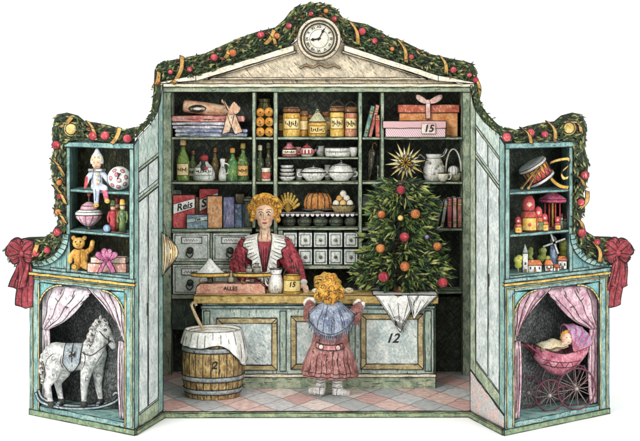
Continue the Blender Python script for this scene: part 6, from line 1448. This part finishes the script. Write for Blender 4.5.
# third shelf: toy village
WH = P('#d8d6cc', '#efede6', .35, 'v', fleck='#ffffff'); RF = P('#b8542c', '#d8814a', .3, 'h')
def house(label, px, wd, h, rh, dep, wall=WH, roof=RF, tower=False):
    t = wthing('toy_church' if tower else 'toy_house', label, 'toy church' if tower else 'toy house', 1, px, W3, dep, None if tower else 'toy village houses')
    wl = MB().box(-wd/2, wd/2, -3.5, 3.5, 0, h).build('wall', wall, t, ink=.35)
    if tower: MB().lathe([(wd*.78, h), (wd*.5, h + rh*.4), (.6, h + rh*.8), (.3, h + rh), (0, h + rh)], (0, 0, 0), 4, rot=Matrix.Rotation(R(45), 3, 'Z')).build('spire', roof, t, ink=.35)
    else:
        MB().add([(-wd/2 - 1, -4.5, h), (wd/2 + 1, -4.5, h), (wd/2 + 1, 4.5, h), (-wd/2 - 1, 4.5, h), (-wd/2 + 1, 0, h + rh), (wd/2 - 1, 0, h + rh)], [(0, 1, 2, 3), (0, 4, 5, 1), (2, 5, 4, 3), (0, 3, 4), (1, 5, 2)]).build('roof', roof, t, ink=.35)
    n_ = 1 if wd < 8 else int(wd // 4)
    for i in range(n_): x = -wd/2 + (i + .5)*wd/n_; MB().box(x - .8, x + .8, -3.75, -3.45, h*.4, h*.4 + 2.6).build('window', flat('#3a3c34', .4), t, ink=0)
    MB().box(-1.1, 1.1, -3.8, -3.4, .05, 3.2).build('door', BRN, t, ink=.15)
house('slender white toy church tower with pale spire', 525, 5.6, 19, 11, .16, WH, P('#a8b0a4', '#ccd0c4', .4, 'v'), True)
house('wide white toy house with orange roof next to the toy church', 534.5, 13.5, 7, 5, .1)
house('white toy house with tilted orange roof in the middle of the toy village', 548.5, 8, 6, 5, .06)
house('toy house with a bright orange roof below the big toy tree', 562, 8.5, 8.5, 4.5, .1)
house('lowest tiny toy house in front of the toy windmill', 556, 6, 3.6, 3, .0)
wm = wthing('toy_windmill', 'blue and white toy windmill tower in the toy village', 'toy windmill', 1, 553.5, W3, .22)
MB().lathe([(0, 0), (5.4, 0), (4.2, 12), (3.2, 26), (0, 26)], (0, 0, 0), 12).build('tower', P('#6f8cb4', '#c9d4e0', .4, 'v', fleck='#ffffff', hi=.8), wm); MB().lathe([(3.8, 26), (3, 30), (0, 33)], (0, 0, 0), 12).build('cap', P('#8a9098', '#b4b8bc', .4, 'v'), wm)
for i in range(4): a = R(20 + 90*i); MB().strip([(0, -4.6, 26), (12*math.cos(a), -4.6, 26 + 12*math.sin(a))], Vector((-1.1*math.sin(a), 0, 1.1*math.cos(a))), .2).build('sail', P('#b9bcb4', '#dcdcd4', .4, 'v'), wm, ink=.3)
TG = [P('#a3a83c', '#c9c65c', .35, 'd'), P('#7d8c3c', '#a0a850', .4, 'd')]
for i, (px, h, r, c, dep, lb) in enumerate(((518, 18, 4.6, 0, .12, 'yellow green toy tree at the left end of the toy village'), (541.5, 22, 5.2, 1, .24, 'olive toy tree behind the wide toy house'), (563.5, 30, 7.4, 0, .24, 'biggest yellow green toy tree at the far end of the toy village'), (530, 24, 4, 1, .3, 'narrow olive toy tree behind the toy church'), (547, 14, 3.6, 0, .2, 'small round toy tree between the toy houses'))):
    t = wthing('toy_tree', lb, 'toy tree', 1, px, W3, dep, 'toy village trees')
    MB().tube([(0, 0, 0), (0, 0, h*.5)], .9, 6).build('trunk', BRN, t, ink=0)
    q = MB(); [q.ball((random.uniform(-r*.35, r*.35), random.uniform(-r*.3, r*.3), h*.62 + random.uniform(-h*.2, h*.25)), r*random.uniform(.55, .8), 8, 6) for _ in range(7)]
    q = solid(q, .7, 1); q.build('crown', TG[c], t, ink=0)
